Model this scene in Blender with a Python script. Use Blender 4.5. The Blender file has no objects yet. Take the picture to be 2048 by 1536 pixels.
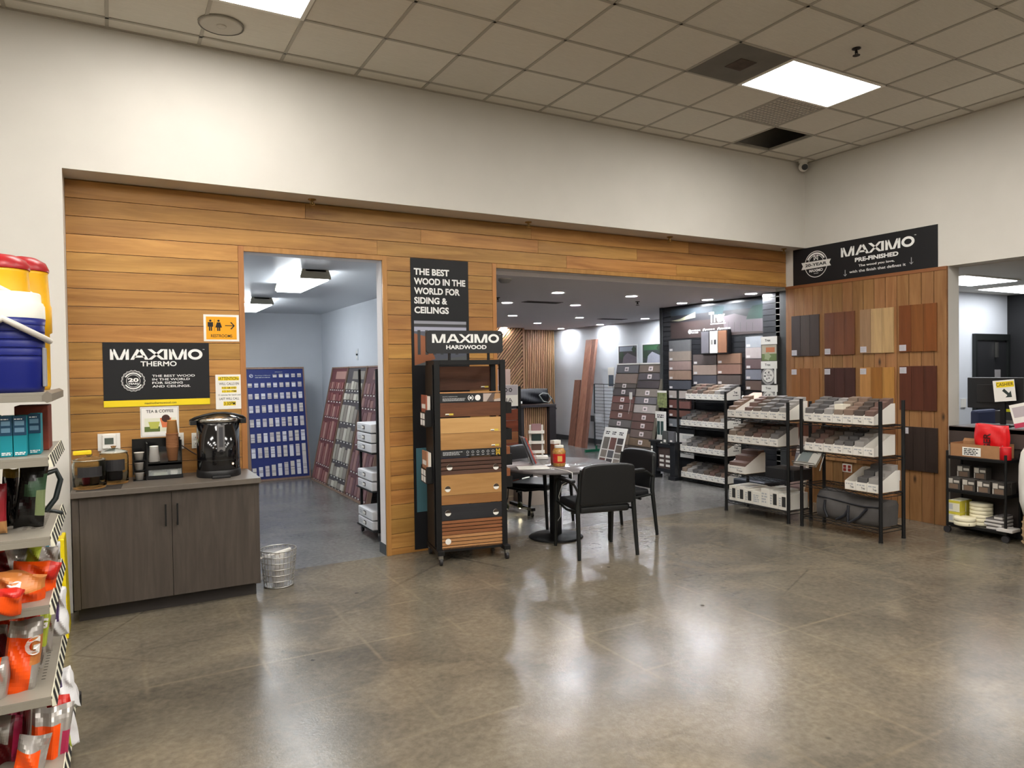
import bpy, math, random
from mathutils import Matrix, Vector
random.seed(7)
S = bpy.context.scene
COL = S.collection
PI = math.pi
# ---------------------------------------------------------------- camera
CAMPOS = Vector((0.2618, -6.2376, 1.6870))
RT = Vector((0.870644, -0.491713, -0.014056)); UP = Vector((0.021562, 0.009602, 0.999721)); FW = Vector((0.491441, 0.870705, -0.018963))
FPX = 1425.28
cd = bpy.data.cameras.new('camera'); cam = bpy.data.objects.new('camera', cd); COL.objects.link(cam)
cd.sensor_width = 36.0; cd.lens = FPX / 2048 * 36.0; cd.clip_start = 0.05; cd.clip_end = 100
cam.matrix_world = Matrix(((RT.x, UP.x, -FW.x, CAMPOS.x), (RT.y, UP.y, -FW.y, CAMPOS.y), (RT.z, UP.z, -FW.z, CAMPOS.z), (0, 0, 0, 1)))
S.camera = cam
# ---------------------------------------------------------------- world, exposure
w = bpy.data.worlds.new('world'); S.world = w; w.use_nodes = True
w.node_tree.nodes['Background'].inputs[0].default_value = (0.75, 0.8, 0.9, 1)
w.node_tree.nodes['Background'].inputs[1].default_value = 0.0
S.view_settings.view_transform = 'Standard'; S.view_settings.look = 'None'
S.view_settings.exposure = 0.0; S.view_settings.gamma = 1.0; S.view_settings.use_curve_mapping = False
S.cycles.use_denoising = True
S.cycles.max_bounces = 8; S.cycles.diffuse_bounces = 4; S.cycles.glossy_bounces = 3; S.cycles.transmission_bounces = 6
S.cycles.transparent_max_bounces = 8; S.cycles.caustics_reflective = False; S.cycles.caustics_refractive = False
S.cycles.sample_clamp_indirect = 6.0
E_MAIN = 23.5
E_HALL = 26.0
E_DOWN = 760.0
E_OFF = 13.0
WARM = (1.0, 0.965, 0.91); COOL = (0.92, 0.97, 1.0); NEUT = (0.94, 0.965, 1.0)

def at(px, py, ax, val):
    """point of the room seen at a photo pixel, on the plane axis = val"""
    d = FW + RT * ((px - 1024) / FPX) - UP * ((py - 768) / FPX)
    i = 'xyz'.index(ax); t = (val - CAMPOS[i]) / d[i]
    return CAMPOS + d * t

# ---------------------------------------------------------------- materials
def lin(c):
    if isinstance(c, str): c = tuple(int(c[i:i + 2], 16) for i in (0, 2, 4))
    return tuple((x / 255 / 12.92) if x / 255 <= 0.04045 else ((x / 255 + 0.055) / 1.055) ** 2.4 for x in c) + (1.0,)
MATS = {}
def mat(name, c=(128, 128, 128), rough=0.6, metal=0.0, spec=0.5, emit=0, ec=None, trans=0, alpha=1, coat=0, noise=0, nscale=60, bump=0):
    if name in MATS: return MATS[name]
    m = bpy.data.materials.new(name); m.use_nodes = True; MATS[name] = m
    nt = m.node_tree; b = nt.nodes['Principled BSDF']
    b.inputs['Base Color'].default_value = lin(c); b.inputs['Roughness'].default_value = rough
    b.inputs['Metallic'].default_value = metal; b.inputs['Specular IOR Level'].default_value = spec
    b.inputs['Coat Weight'].default_value = coat
    b.inputs['Transmission Weight'].default_value = trans; b.inputs['Alpha'].default_value = alpha
    if emit:
        b.inputs['Emission Color'].default_value = (*(ec or (1, 1, 1)), 1); b.inputs['Emission Strength'].default_value = emit
    if noise or bump:
        tc = nt.nodes.new('ShaderNodeTexCoord'); n = nt.nodes.new('ShaderNodeTexNoise'); n.inputs['Scale'].default_value = nscale
        n.inputs['Detail'].default_value = 5
        nt.links.new(tc.outputs['Object'], n.inputs['Vector'])
        if noise:
            h = nt.nodes.new('ShaderNodeHueSaturation'); h.inputs['Color'].default_value = lin(c)
            r = nt.nodes.new('ShaderNodeMapRange'); r.inputs[3].default_value = 1 - noise; r.inputs[4].default_value = 1 + noise
            r.inputs[1].default_value = .3; r.inputs[2].default_value = .7
            nt.links.new(n.outputs['Fac'], r.inputs[0]); nt.links.new(r.outputs[0], h.inputs['Value']); nt.links.new(h.outputs[0], b.inputs['Base Color'])
        if bump:
            bp = nt.nodes.new('ShaderNodeBump'); bp.inputs['Strength'].default_value = bump; bp.inputs['Distance'].default_value = .004
            nt.links.new(n.outputs['Fac'], bp.inputs['Height']); nt.links.new(bp.outputs[0], b.inputs['Normal'])
    return m

def wood(name, c1, c2, axis='X', rough=0.5, var=0.12, hue=0.012, knots=0, scale=1.0, spec=.4, grain=1.0):
    """boards: grain along an axis, each loose island its own tone"""
    if name in MATS: return MATS[name]
    m = bpy.data.materials.new(name); m.use_nodes = True; MATS[name] = m
    nt = m.node_tree; N = nt.nodes.new; L = nt.links.new; b = nt.nodes['Principled BSDF']
    b.inputs['Roughness'].default_value = rough; b.inputs['Specular IOR Level'].default_value = spec
    tc = N('ShaderNodeTexCoord'); geo = N('ShaderNodeNewGeometry'); mp = N('ShaderNodeMapping'); L(tc.outputs['Object'], mp.inputs[0])
    lo, hi = 1.1 * scale, 14 * scale
    mp.inputs['Scale'].default_value = tuple(lo if a == axis else hi for a in 'XYZ')
    mu = N('ShaderNodeMath'); mu.operation = 'MULTIPLY'; mu.inputs[1].default_value = 37.0; L(geo.outputs['Random Per Island'], mu.inputs[0])
    add = N('ShaderNodeVectorMath'); add.operation = 'ADD'; L(mp.outputs[0], add.inputs[0]); L(mu.outputs[0], add.inputs[1])
    n1 = N('ShaderNodeTexNoise'); n1.inputs['Scale'].default_value = 1.3; n1.inputs['Detail'].default_value = 7; n1.inputs['Roughness'].default_value = .62; n1.inputs['Distortion'].default_value = .7
    L(add.outputs[0], n1.inputs['Vector'])
    cr = N('ShaderNodeValToRGB'); cr.color_ramp.elements[0].position = .5 - .22 / grain; cr.color_ramp.elements[1].position = .5 + .2 / grain
    cr.color_ramp.elements[0].color = lin(c1); cr.color_ramp.elements[1].color = lin(c2); L(n1.outputs['Fac'], cr.inputs[0])
    hs = N('ShaderNodeHueSaturation'); L(cr.outputs[0], hs.inputs['Color'])
    r1 = N('ShaderNodeMapRange'); r1.inputs[3].default_value = 1 - var; r1.inputs[4].default_value = 1 + var; L(geo.outputs['Random Per Island'], r1.inputs[0]); L(r1.outputs[0], hs.inputs['Value'])
    fr = N('ShaderNodeMath'); fr.operation = 'FRACT'; L(mu.outputs[0], fr.inputs[0])
    r2 = N('ShaderNodeMapRange'); r2.inputs[3].default_value = .5 - hue; r2.inputs[4].default_value = .5 + hue; L(fr.outputs[0], r2.inputs[0]); L(r2.outputs[0], hs.inputs['Hue'])
    out = hs.outputs[0]
    if knots:
        mk = N('ShaderNodeMapping'); L(tc.outputs['Object'], mk.inputs[0]); mk.inputs['Scale'].default_value = tuple(2.2 if a == axis else 5.5 for a in 'XYZ')
        ak = N('ShaderNodeVectorMath'); ak.operation = 'ADD'; L(mk.outputs[0], ak.inputs[0]); L(mu.outputs[0], ak.inputs[1])
        vo = N('ShaderNodeTexVoronoi'); vo.inputs['Scale'].default_value = 1.0; L(ak.outputs[0], vo.inputs['Vector'])
        rk = N('ShaderNodeValToRGB'); rk.color_ramp.elements[0].position = .035; rk.color_ramp.elements[1].position = .13
        rk.color_ramp.elements[0].color = (knots, knots, knots, 1); rk.color_ramp.elements[1].color = (0, 0, 0, 1); L(vo.outputs['Distance'], rk.inputs[0])
        mx = N('ShaderNodeMix'); mx.data_type = 'RGBA'; L(rk.outputs[0], mx.inputs[0]); L(out, mx.inputs[6]); mx.inputs[7].default_value = lin(tuple(int(x * .38) for x in (c1 if not isinstance(c1, str) else [int(c1[i:i+2],16) for i in (0,2,4)])))
        out = mx.outputs[2]
    L(out, b.inputs['Base Color'])
    return m

# ---------------------------------------------------------------- mesh builder
class MB:
    def __init__(s, M=None): s.v = []; s.f = []; s.m = []; s.s = []; s.M = M
    def add(s, vs, fs, m=0, smooth=False):
        o = len(s.v)
        for p in vs:
            p = Vector(p); s.v.append(s.M @ p if s.M is not None else p)
        for f in fs:
            s.f.append([o + i for i in f]); s.m.append(m); s.s.append(smooth)
        return s
    def box(s, a, b, m=0, M=None):
        x0, x1 = sorted((a[0], b[0])); y0, y1 = sorted((a[1], b[1])); z0, z1 = sorted((a[2], b[2]))
        vs = [Vector(p) for p in ((x0, y0, z0), (x1, y0, z0), (x1, y1, z0), (x0, y1, z0), (x0, y0, z1), (x1, y0, z1), (x1, y1, z1), (x0, y1, z1))]
        if M is not None: vs = [M @ p for p in vs]
        return s.add(vs, [(0, 3, 2, 1), (4, 5, 6, 7), (0, 1, 5, 4), (1, 2, 6, 5), (2, 3, 7, 6), (3, 0, 4, 7)], m)
    def hexa(s, lo, hi, m=0):   # two quads, same winding (counter clockwise from above)
        return s.add(list(lo) + list(hi), [(0, 3, 2, 1), (4, 5, 6, 7), (0, 1, 5, 4), (1, 2, 6, 5), (2, 3, 7, 6), (3, 0, 4, 7)], m)
    def poly(s, pts, m=0): return s.add(pts, [list(range(len(pts)))], m)
    def prism(s, pts, d, m=0, smooth=False):   # polygon (list of 3d) swept by vector d
        n = len(pts); d = Vector(d); vs = [Vector(p) for p in pts] + [Vector(p) + d for p in pts]
        s.add(vs, [list(range(n))[::-1], list(range(n, 2 * n))], m)
        return s.add(vs, [(i, (i + 1) % n, n + (i + 1) % n, n + i) for i in range(n)], m, smooth)
    def tube(s, path, r, n=8, m=0, caps=True, closed=False):
        P = [Vector(p) for p in path]; K = len(P); R = r if isinstance(r, (list, tuple)) else [r] * K
        t0 = (P[1] - P[0]).normalized(); u = t0.orthogonal().normalized(); vs = []
        for i in range(K):
            a = P[(i - 1) % K] if (i or closed) else P[0]; c = P[(i + 1) % K] if (i < K - 1 or closed) else P[-1]
            t = (c - a).normalized(); u = (u - t * u.dot(t)); u = u.normalized() if u.length > 1e-6 else t.orthogonal().normalized(); w_ = t.cross(u)
            vs += [P[i] + (u * math.cos(2 * PI * k / n) + w_ * math.sin(2 * PI * k / n)) * R[i] for k in range(n)]
        fs = []
        for i in range(K if closed else K - 1):
            j = (i + 1) % K
            fs += [(i * n + k, i * n + (k + 1) % n, j * n + (k + 1) % n, j * n + k) for k in range(n)]
        s.add(vs, fs, m, n > 4)
        if caps and not closed: s.add(vs, [list(range(n))[::-1], list(range((K - 1) * n, K * n))], m)
        return s
    def bar(s, p, q, wx, wy, m=0, up=(0, 0, 1)):   # square bar
        p, q = Vector(p), Vector(q); t = (q - p).normalized(); u = Vector(up)
        if abs(t.dot(u)) > .95: u = Vector((0, 1, 0))
        a = t.cross(u).normalized(); b = a.cross(t).normalized()
        vs = [c + a * i * wx / 2 + b * j * wy / 2 for c in (p, q) for i, j in ((-1, -1), (1, -1), (1, 1), (-1, 1))]
        return s.add(vs, [(0, 3, 2, 1), (4, 5, 6, 7), (0, 1, 5, 4), (1, 2, 6, 5), (2, 3, 7, 6), (3, 0, 4, 7)], m)
    def cyl(s, p, q, r, r2=None, n=20, m=0, smooth=True):
        r2 = r if r2 is None else r2; P = [Vector(p), Vector(q)]; return s.tube(P, [r, r2], n, m)
    def lathe(s, prof, c=(0, 0, 0), n=28, m=0, sx=1, sy=1, cap=1):
        vs = []; K = len(prof)
        for r, z in prof: vs += [(c[0] + r * sx * math.cos(2 * PI * k / n), c[1] + r * sy * math.sin(2 * PI * k / n), c[2] + z) for k in range(n)]
        s.add(vs, [(i * n + k, i * n + (k + 1) % n, (i + 1) * n + (k + 1) % n, (i + 1) * n + k) for i in range(K - 1) for k in range(n)], m, True)
        if cap and prof[0][0] > 1.5e-4: s.add(vs, [list(range(n))[::-1]], m)
        if cap and prof[-1][0] > 1.5e-4: s.add(vs, [list(range((K - 1) * n, K * n))], m)
        return s
    def sphere(s, c, r, n=16, m=0, sz=1.0):
        return s.lathe([(max(1e-5, r * math.sin(PI * i / 10)), -r * sz * math.cos(PI * i / 10)) for i in range(11)], c, n, m)
    def build(s, name, mats, parent=None, bevel=0, seg=2, loc=None, rz=0, subd=0, auto=False):
        me = bpy.data.meshes.new(name); me.from_pydata([tuple(p) for p in s.v], [], s.f)
        for mm in (mats if isinstance(mats, (list, tuple)) else [mats]): me.materials.append(mm)
        me.polygons.foreach_set('material_index', s.m); me.polygons.foreach_set('use_smooth', s.s); me.update()
        o = bpy.data.objects.new(name, me); COL.objects.link(o)
        if parent is not None: o.parent = parent
        if loc is not None: o.location = loc
        o.rotation_euler.z = rz
        if bevel:
            bm = o.modifiers.new('bevel', 'BEVEL'); bm.width = bevel; bm.segments = seg; bm.limit_method = 'ANGLE'; bm.angle_limit = math.radians(40)
        if subd:
            sd = o.modifiers.new('subd', 'SUBSURF'); sd.levels = subd; sd.render_levels = subd
        return o
def tag(o, label, cat, group=None):
    o['label'] = label; o['category'] = cat
    if group: o['group'] = group
    return o
def thing(name, label, cat, loc=(0, 0, 0), rz=0, group=None):
    o = bpy.data.objects.new(name, None); COL.objects.link(o); o.location = loc; o.rotation_euler.z = rz; o.empty_display_size = .1
    return tag(o, label, cat, group)
def struct(name, mb, m, parent=None, bevel=0):
    o = mb.build(name, m, parent, bevel)
    if parent is None: o['kind'] = 'structure'
    return o
def dup(o, loc, rz=None, label=None, parent=None):
    c = o.copy(); COL.objects.link(c)
    if parent is not None: c.parent = parent
    else:
        c.location = loc
        if rz is not None: c.rotation_euler.z = rz
        if label: c['label'] = label
    for ch in o.children: dup(ch, None, parent=c)
    return c
KIDS = {}
def box(a, b, m=0): return MB().box(a, b, m)
NTH = ['first', 'second', 'third', 'fourth', 'fifth', 'sixth', 'seventh', 'eighth', 'ninth', 'tenth', 'eleventh', 'twelfth']

# ---------------------------------------------------------------- lettering
TXT = {}
def text_polys(st, bold=0.0):
    k = (st, bold)
    if k not in TXT:
        cu = bpy.data.curves.new('t', 'FONT'); cu.body = st; cu.size = 1; cu.offset = bold; cu.resolution_u = 3; cu.space_line = .95
        ob = bpy.data.objects.new('t', cu); COL.objects.link(ob); dg = bpy.context.evaluated_depsgraph_get()
        me = bpy.data.meshes.new_from_object(ob.evaluated_get(dg))
        vs = [tuple(v.co) for v in me.vertices]; fs = [list(p.vertices) for p in me.polygons]
        bpy.data.objects.remove(ob); bpy.data.curves.remove(cu); bpy.data.meshes.remove(me)
        xs = [v[0] for v in vs]; ys = [v[1] for v in vs]; x0, x1, y0, y1 = min(xs), max(xs), min(ys), max(ys)
        TXT[k] = ([((x - x0) / (x1 - x0), (y - y0) / (y1 - y0)) for x, y, _ in vs], fs, (x1 - x0) / (y1 - y0))
    return TXT[k]
def letters(mb, st, x0, z0, x1, z1, y, m=0, bold=0.015, slope=0.0, face=-1):
    """flat lettering filling the box x0..x1, z0..z1 on the plane y, read from -y"""
    vs, fs, _ = text_polys(st, bold)
    return mb.add([(x0 + (x1 - x0) * u, y, z0 + (z1 - z0) * v + slope * u) for u, v in vs], fs, m)
def logo_word(mb, x0, z0, x1, z1, y, m=0):
    """wide MAXIMO wordmark from strokes"""
    W = dict(M=1.42, A=1.42, X=1.36, I=.3, O=1.2); gap = .1; word = 'MAXIMO'
    tot = sum(W[c] for c in word) + gap * (len(word) - 1) - .36; sx = (x1 - x0) / tot; sz = z1 - z0; cx = 0
    def q(*p): mb.add([(x0 + (cx + a) * sx, y, z0 + b * sz) for a, b in p], [list(range(len(p)))], m)
    for i, c in enumerate(word):
        if c == 'M':
            q((0, 0), (.25, 0), (.25, 1), (0, 1)); q((1.17, 0), (1.42, 0), (1.42, 1), (1.17, 1))
            q((.1, 1), (.36, 1), (.72, 0), (.5, 0)); q((1.06, 1), (1.32, 1), (.92, 0), (.66, 0))
        elif c == 'A':
            q((0, 0), (.28, 0), (.8, 1), (.5, 1)); q((.62, 1), (.9, 1), (1.42, 0), (1.12, 0)); q((.3, .2), (1.15, .2), (1.08, .4), (.38, .4))
        elif c == 'X':
            q((0, 0), (.32, 0), (1.36, 1), (1.04, 1)); q((0, 1), (.32, 1), (1.36, 0), (1.04, 0))
        elif c == 'I': q((0, 0), (.27, 0), (.27, 1), (0, 1))
        else:
            n = 28; a = [(.6 + .6 * math.cos(2 * PI * k / n), .5 + .52 * math.sin(2 * PI * k / n)) for k in range(n)]; b = [(.6 + .34 * math.cos(2 * PI * k / n), .5 + .28 * math.sin(2 * PI * k / n)) for k in range(n)]
            for k in range(n): q(a[k], a[(k + 1) % n], b[(k + 1) % n], b[k])
        cx += W[c] + gap - (.18 if c in 'AX' and i in (1, 2) else 0)
    return mb
def ring(mb, cx, cz, r0, r1, y, m=0, n=40, wob=0, k=0, sx=1, a0=0, a1=2 * PI):
    pts = []
    for i in range(n + 1):
        a = a0 + (a1 - a0) * i / n; w_ = 1 + wob * math.cos(k * a); pts.append(((cx + r0 * w_ * math.cos(a) * sx, y, cz + r0 * w_ * math.sin(a)), (cx + r1 * w_ * math.cos(a) * sx, y, cz + r1 * w_ * math.sin(a))))
    for i in range(n): mb.add([pts[i][0], pts[i][1], pts[i + 1][1], pts[i + 1][0]], [(0, 1, 2, 3)], m)
    return mb
def rect(mb, x0, z0, x1, z1, y, m=0): return mb.add([(x0, y, z0), (x1, y, z0), (x1, y, z1), (x0, y, z1)], [(0, 1, 2, 3)], m)
def line_text(mb, x0, z0, x1, z1, y, m=0, rows=2, seed=0):   # rows of tiny illegible print
    r = random.Random(seed); h = (z1 - z0) / (rows * 1.7)
    for i in range(rows):
        z = z1 - (i + .6) * (z1 - z0) / rows; x = x0; end = x1 - (r.random() * .3 * (x1 - x0) if i else 0)
        while x < end:
            w_ = h * r.uniform(1.2, 4); rect(mb, x, z - h / 2, min(x + w_, end), z + h / 2, y, m); x += w_ + h * .6
    return mb
# ================================================================ setting
YS, HS, HC, XR = -0.286, 3.160, 4.206, 7.842
ZD, ZT = 2.705, 2.665
X0G, T = 0.299, 0.6096
white_paint = mat('white_paint', (208, 204, 196), .85, noise=.02, nscale=3)
cool_paint = mat('back_room_paint', (208, 212, 218), .8, noise=.02, nscale=3)
grey_paint = mat('back_ceiling_paint', (236, 232, 236), .8)
black_paint = mat('black_paint', (24, 24, 26), .6)

def concrete(name, ca, cb, cc, lines=True):
    m = bpy.data.materials.new(name); m.use_nodes = True; nt = m.node_tree; N = nt.nodes.new; L = nt.links.new; b = nt.nodes['Principled BSDF']
    tc = N('ShaderNodeTexCoord')
    def noise(sc, det, dist=0):
        n = N('ShaderNodeTexNoise'); n.inputs['Scale'].default_value = sc; n.inputs['Detail'].default_value = det; n.inputs['Distortion'].default_value = dist; n.inputs['Roughness'].default_value = .6
        L(tc.outputs['Object'], n.inputs['Vector']); return n.outputs['Fac']
    def ramp(f, p0, p1, a, bb):
        r = N('ShaderNodeValToRGB'); r.color_ramp.elements[0].position = p0; r.color_ramp.elements[1].position = p1; r.color_ramp.elements[0].color = a; r.color_ramp.elements[1].color = bb; L(f, r.inputs[0]); return r.outputs[0]
    def mix(f, a, bb, mode='MIX'):
        x = N('ShaderNodeMix'); x.data_type = 'RGBA'; x.blend_type = mode
        if isinstance(f, float): x.inputs[0].default_value = f
        else: L(f, x.inputs[0])
        for i, q in ((6, a), (7, bb)):
            if isinstance(q, tuple): x.inputs[i].default_value = q
            else: L(q, x.inputs[i])
        return x.outputs[2]
    W1, B1 = (1, 1, 1, 1), (0, 0, 0, 1)
    c = ramp(noise(.7, 7, .5), .36, .62, lin(ca), lin(cb))
    c = mix(ramp(noise(1.5, 8, .6), .48, .68, B1, (.75, .75, .75, 1)), c, lin(cc))
    fine = ramp(noise(26, 10, .3), .35, .7, (.80, .80, .80, 1), (1.12, 1.12, 1.12, 1)); c = mix(1.0, c, fine, 'MULTIPLY')
    if lines:      # ghost lines of the old tile grid, patchy
        mp = N('ShaderNodeMapping'); mp.inputs['Location'].default_value = (.21, .1, 0); L(tc.outputs['Object'], mp.inputs[0])
        br = N('ShaderNodeTexBrick'); br.offset = 0; br.inputs['Scale'].default_value = 1.0; br.inputs['Brick Width'].default_value = .61; br.inputs['Row Height'].default_value = .61; br.inputs['Mortar Size'].default_value = .02; br.inputs['Mortar Smooth'].default_value = 1.0
        L(mp.outputs[0], br.inputs['Vector'])
        msk = mix(1.0, br.outputs['Fac'], ramp(noise(1.3, 4, .3), .45, .75, B1, (.34, .34, .34, 1)), 'MULTIPLY'); c = mix(msk, c, lin((168, 152, 122)))
        msk2 = mix(1.0, br.outputs['Fac'], ramp(noise(.6, 2, 1), .55, .75, B1, (.5, .5, .5, 1)), 'MULTIPLY'); c = mix(msk2, c, lin((72, 66, 58)))
        vo = N('ShaderNodeTexVoronoi'); vo.inputs['Scale'].default_value = .33; vo.feature = 'DISTANCE_TO_EDGE'
        dm = N('ShaderNodeMapping'); dm.inputs['Rotation'].default_value = (0, 0, .5); L(tc.outputs['Object'], dm.inputs[0]); L(dm.outputs[0], vo.inputs['Vector'])
        crk = mix(1.0, ramp(vo.outputs['Distance'], .0, .004, W1, B1), ramp(noise(.5, 2, 0), .5, .6, B1, (.4, .4, .4, 1)), 'MULTIPLY'); c = mix(crk, c, lin((52, 46, 40)))
        vs = N('ShaderNodeTexVoronoi'); vs.inputs['Scale'].default_value = 2.3; L(tc.outputs['Object'], vs.inputs['Vector'])
        c = mix(ramp(vs.outputs['Distance'], .025, .05, (.8, .8, .8, 1), B1), c, lin((58, 52, 44)))
    L(c, b.inputs['Base Color'])
    L(ramp(noise(3.5, 7, .5), .3, .7, (.18, .18, .18, 1), (.268, .268, .268, 1)), b.inputs['Roughness']); b.inputs['Specular IOR Level'].default_value = .36
    bp = N('ShaderNodeBump'); bp.inputs['Strength'].default_value = .2; bp.inputs['Distance'].default_value = .004; L(noise(70, 6), bp.inputs['Height']); L(bp.outputs[0], b.inputs['Normal'])
    return m
floor_m = concrete('polished_concrete', (86, 80, 70), (114, 106, 92), (128, 117, 99))
floor2_m = concrete('grey_concrete', (98, 97, 96), (118, 116, 114), (124, 121, 117), False)
struct('floor', box((-7, -13, -.1), (14, .02, 0)), floor_m)
struct('floor_back', box((.8, .02, -.1), (12, 10, 0)), floor2_m)

# ceiling of the shop: lay-in tiles in a T-bar grid, one tile missing over the corner
tile_m = wood('ceiling_tile', (212, 207, 196), (224, 219, 208), 'X', .95, .035, 0, scale=8, spec=.1)
grid_m = mat('ceiling_grid_paint', (172, 166, 154), .7)
plenum_m = mat('dark_plenum', (60, 52, 44), .9)
cb = MB(); j0 = -22; RY = [YS + 0.0] + [-0.457 - T * i for i in range(0, 21)]
cols = [X0G + T * k for k in range(-12, 13)] + [XR]
holes = {(10, 0)}
for r in range(len(RY) - 1):
    for ci in range(len(cols) - 1):
        k = ci - 12
        if (k, r - 1) in holes: continue
        cb.add([(cols[ci], RY[r], HC), (cols[ci + 1], RY[r], HC), (cols[ci + 1], RY[r + 1], HC), (cols[ci], RY[r + 1], HC)], [(0, 1, 2, 3)], 0)
for x in cols[:-1]: cb.box((x - .012, RY[-1], HC - .006), (x + .012, YS, HC + .02), 1)
for y in RY[1:]: cb.box((cols[0], y - .012, HC - .006), (XR, y + .012, HC + .02), 1)
cb.box((cols[0], YS - .02, HC - .008), (XR, YS, HC), 1); cb.box((XR - .02, RY[-1], HC - .008), (XR, YS, HC), 1)
struct('ceiling', cb, [tile_m, grid_m])
pl = MB().box((cols[0] - .2, RY[-1] - .2, HC + .55), (XR + .2, .3, HC + .6)); struct('ceiling_plenum', pl, plenum_m)

# white walls
wb = MB().box((-7, YS, 0), (0, .02, HC + .5)).box((0, YS, HS), (XR, .17, HC + .5))
struct('wall_back', wb, white_paint)
struct('wall_left', box((-7.2, -13, 0), (-7, .02, HC + .5)), white_paint)
struct('wall_front', box((-7.2, -13.2, 0), (14, -13, HC + .5)), white_paint)
wr = MB().box((XR, -2.023, 0), (8.04, .17, HC + .5)).box((XR, -7.5, ZD), (8.04, -2.023, HC + .5)).box((XR, -13, 0), (8.04, -7.5, HC + .5))
struct('wall_right', wr, white_paint)
# drywall behind the wood cladding with two openings
XD1, XD2, XO = 1.249, 2.444, 3.619
db = MB().box((0, .02, 0), (XD1, .17, HS)).box((XD2, .02, 0), (XO, .17, HS)).box((XD1, .02, ZD), (XD2, .17, HS)).box((XO, .02, ZD), (XR, .17, HS))
struct('wall_partition', db, mat('partition_paint', (226, 222, 222), .8))
# cladding boards
clad = wood('honey_cladding', (146, 99, 48), (190, 141, 76), 'X', .45, .16, .008, scale=.8, grain=1.15)
bb = MB(); zl = [ZD + .045 + .1345 * k for k in range(-21, 5)]; rr = random.Random(4)
def boards(x0, x1, z0, z1):
    if z1 - z0 < .005: return
    x = x0
    while x < x1 - 1e-4:
        e = min(x1, x + rr.uniform(1.2, 3.2))
        if x1 - e < .35: e = x1
        bb.box((x + .0008, 0, z0 + .002), (e - .0008, .019, z1 - .002)); x = e
F = .044
for a, b in zip(zl, zl[1:]):
    a = max(a, 0); b = min(b, HS)
    if b <= a: continue
    if a >= ZD + .04: boards(0, 7.835, a, b)
    else:
        boards(0, XD1 - F, a, b); boards(XD2 + F, XO - F, a, b)
struct('wall_cladding', bb, clad, bevel=.0012)
tr = MB()
for x0, x1 in ((XD1 - F, XD1), (XD2, XD2 + F), (XO - F, XO)): tr.box((x0, -.004, 0), (x1, .03, ZD + F))
tr.box((XD1, -.004, ZD), (XD2, .03, ZD + F)); tr.box((XO, -.004, ZD), (7.835, .03, ZD + F))
struct('trim_1', tr, wood('honey_trim', (156, 108, 54), (184, 134, 74), 'Z', .45, .05), bevel=.002)
struct('baseboard_door', box((XD2 - .004, .03, 0), (XD2 + .0, .2, .1)), mat('dark_baseboard', (66, 70, 74), .6))

# restroom hall
RX, RY1, RZ = 3.5, 6.25, 2.712
struct('wall_hall_back', box((.8, RY1, 0), (RX + .1, RY1 + .1, RZ)), cool_paint)
struct('wall_hall_right', box((RX, .17, 0), (XO, RY1, RZ)), cool_paint)
struct('wall_hall_left', box((.8, .17, 0), (.9, RY1, RZ)), cool_paint)
struct('ceiling_hall', box((.8, .17, RZ), (RX + .1, RY1 + .1, RZ + .1)), mat('hall_ceiling', (190, 194, 198), .35))
# sample room
WX, WY = 9.84, 8.75
struct('wall_sample_right', box((WX, 2.6, 0), (WX + .1, WY + .1, ZT + .1)), cool_paint)
struct('wall_sample_back', box((XO, WY, 0), (WX, WY + .1, ZT + .1)), cool_paint)
struct('wall_sample_left', box((XO - .02, .17, 0), (XO, WY, ZT + .1)), cool_paint)
struct('ceiling_sample', box((XO, .17, ZT), (WX + .1, WY + .1, ZT + .15)), grey_paint)
struct('baseboard_sample', box((WX - .015, 2.7, 0), (WX, WY, .11)), mat('dark_baseboard'))
XT = 8.05
slat_black = mat('black_slatwall', (26, 27, 31), .35)
tb = MB().box((XT + .02, .39, 0), (XT + .16, 2.63, ZT))
z = .67
while z < ZT - .04:
    tb.box((XT, .39, z), (XT + .02, 2.60, min(z + .071, ZT)), 0); z += .0765
tb.box((XT - .012, 2.59, .64), (XT + .16, 2.65, ZT), 1); tb.box((XT - .01, .39, .63), (XT + .02, 2.6, .67), 1)
struct('wall_slatwall', tb, [slat_black, mat('charcoal_frame', (52, 54, 54), .5)], bevel=.002)
kb = MB().box((XR + .02, .0, 0), (XT + .16, .39, ZT))
z = .0
while z < ZT - .02:
    kb.box((XR, .105, z), (XR + .02, .385, min(z + .071, ZT))); z += .0765
kb.box((XR - .006, .004, 0), (XR + .02, .105, ZT), 1)
struct('wall_slat_column', kb, [slat_black, mat('charcoal_frame')])
struct('wall_office_left', box((8.04, -.6, 0), (11.95, -.5, ZT + .1)), cool_paint)
struct('wall_office_end', box((11.95, -7.5, 0), (12.05, -.5, ZT + .1)), black_paint)
struct('wall_office_near', box((8.04, -7.6, 0), (12.05, -7.5, ZT + .1)), cool_paint)
struct('ceiling_office', box((8.04, -7.6, 2.70), (12.05, -.5, 2.8)), mat('office_ceiling', (196, 192, 184), .8))

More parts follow.
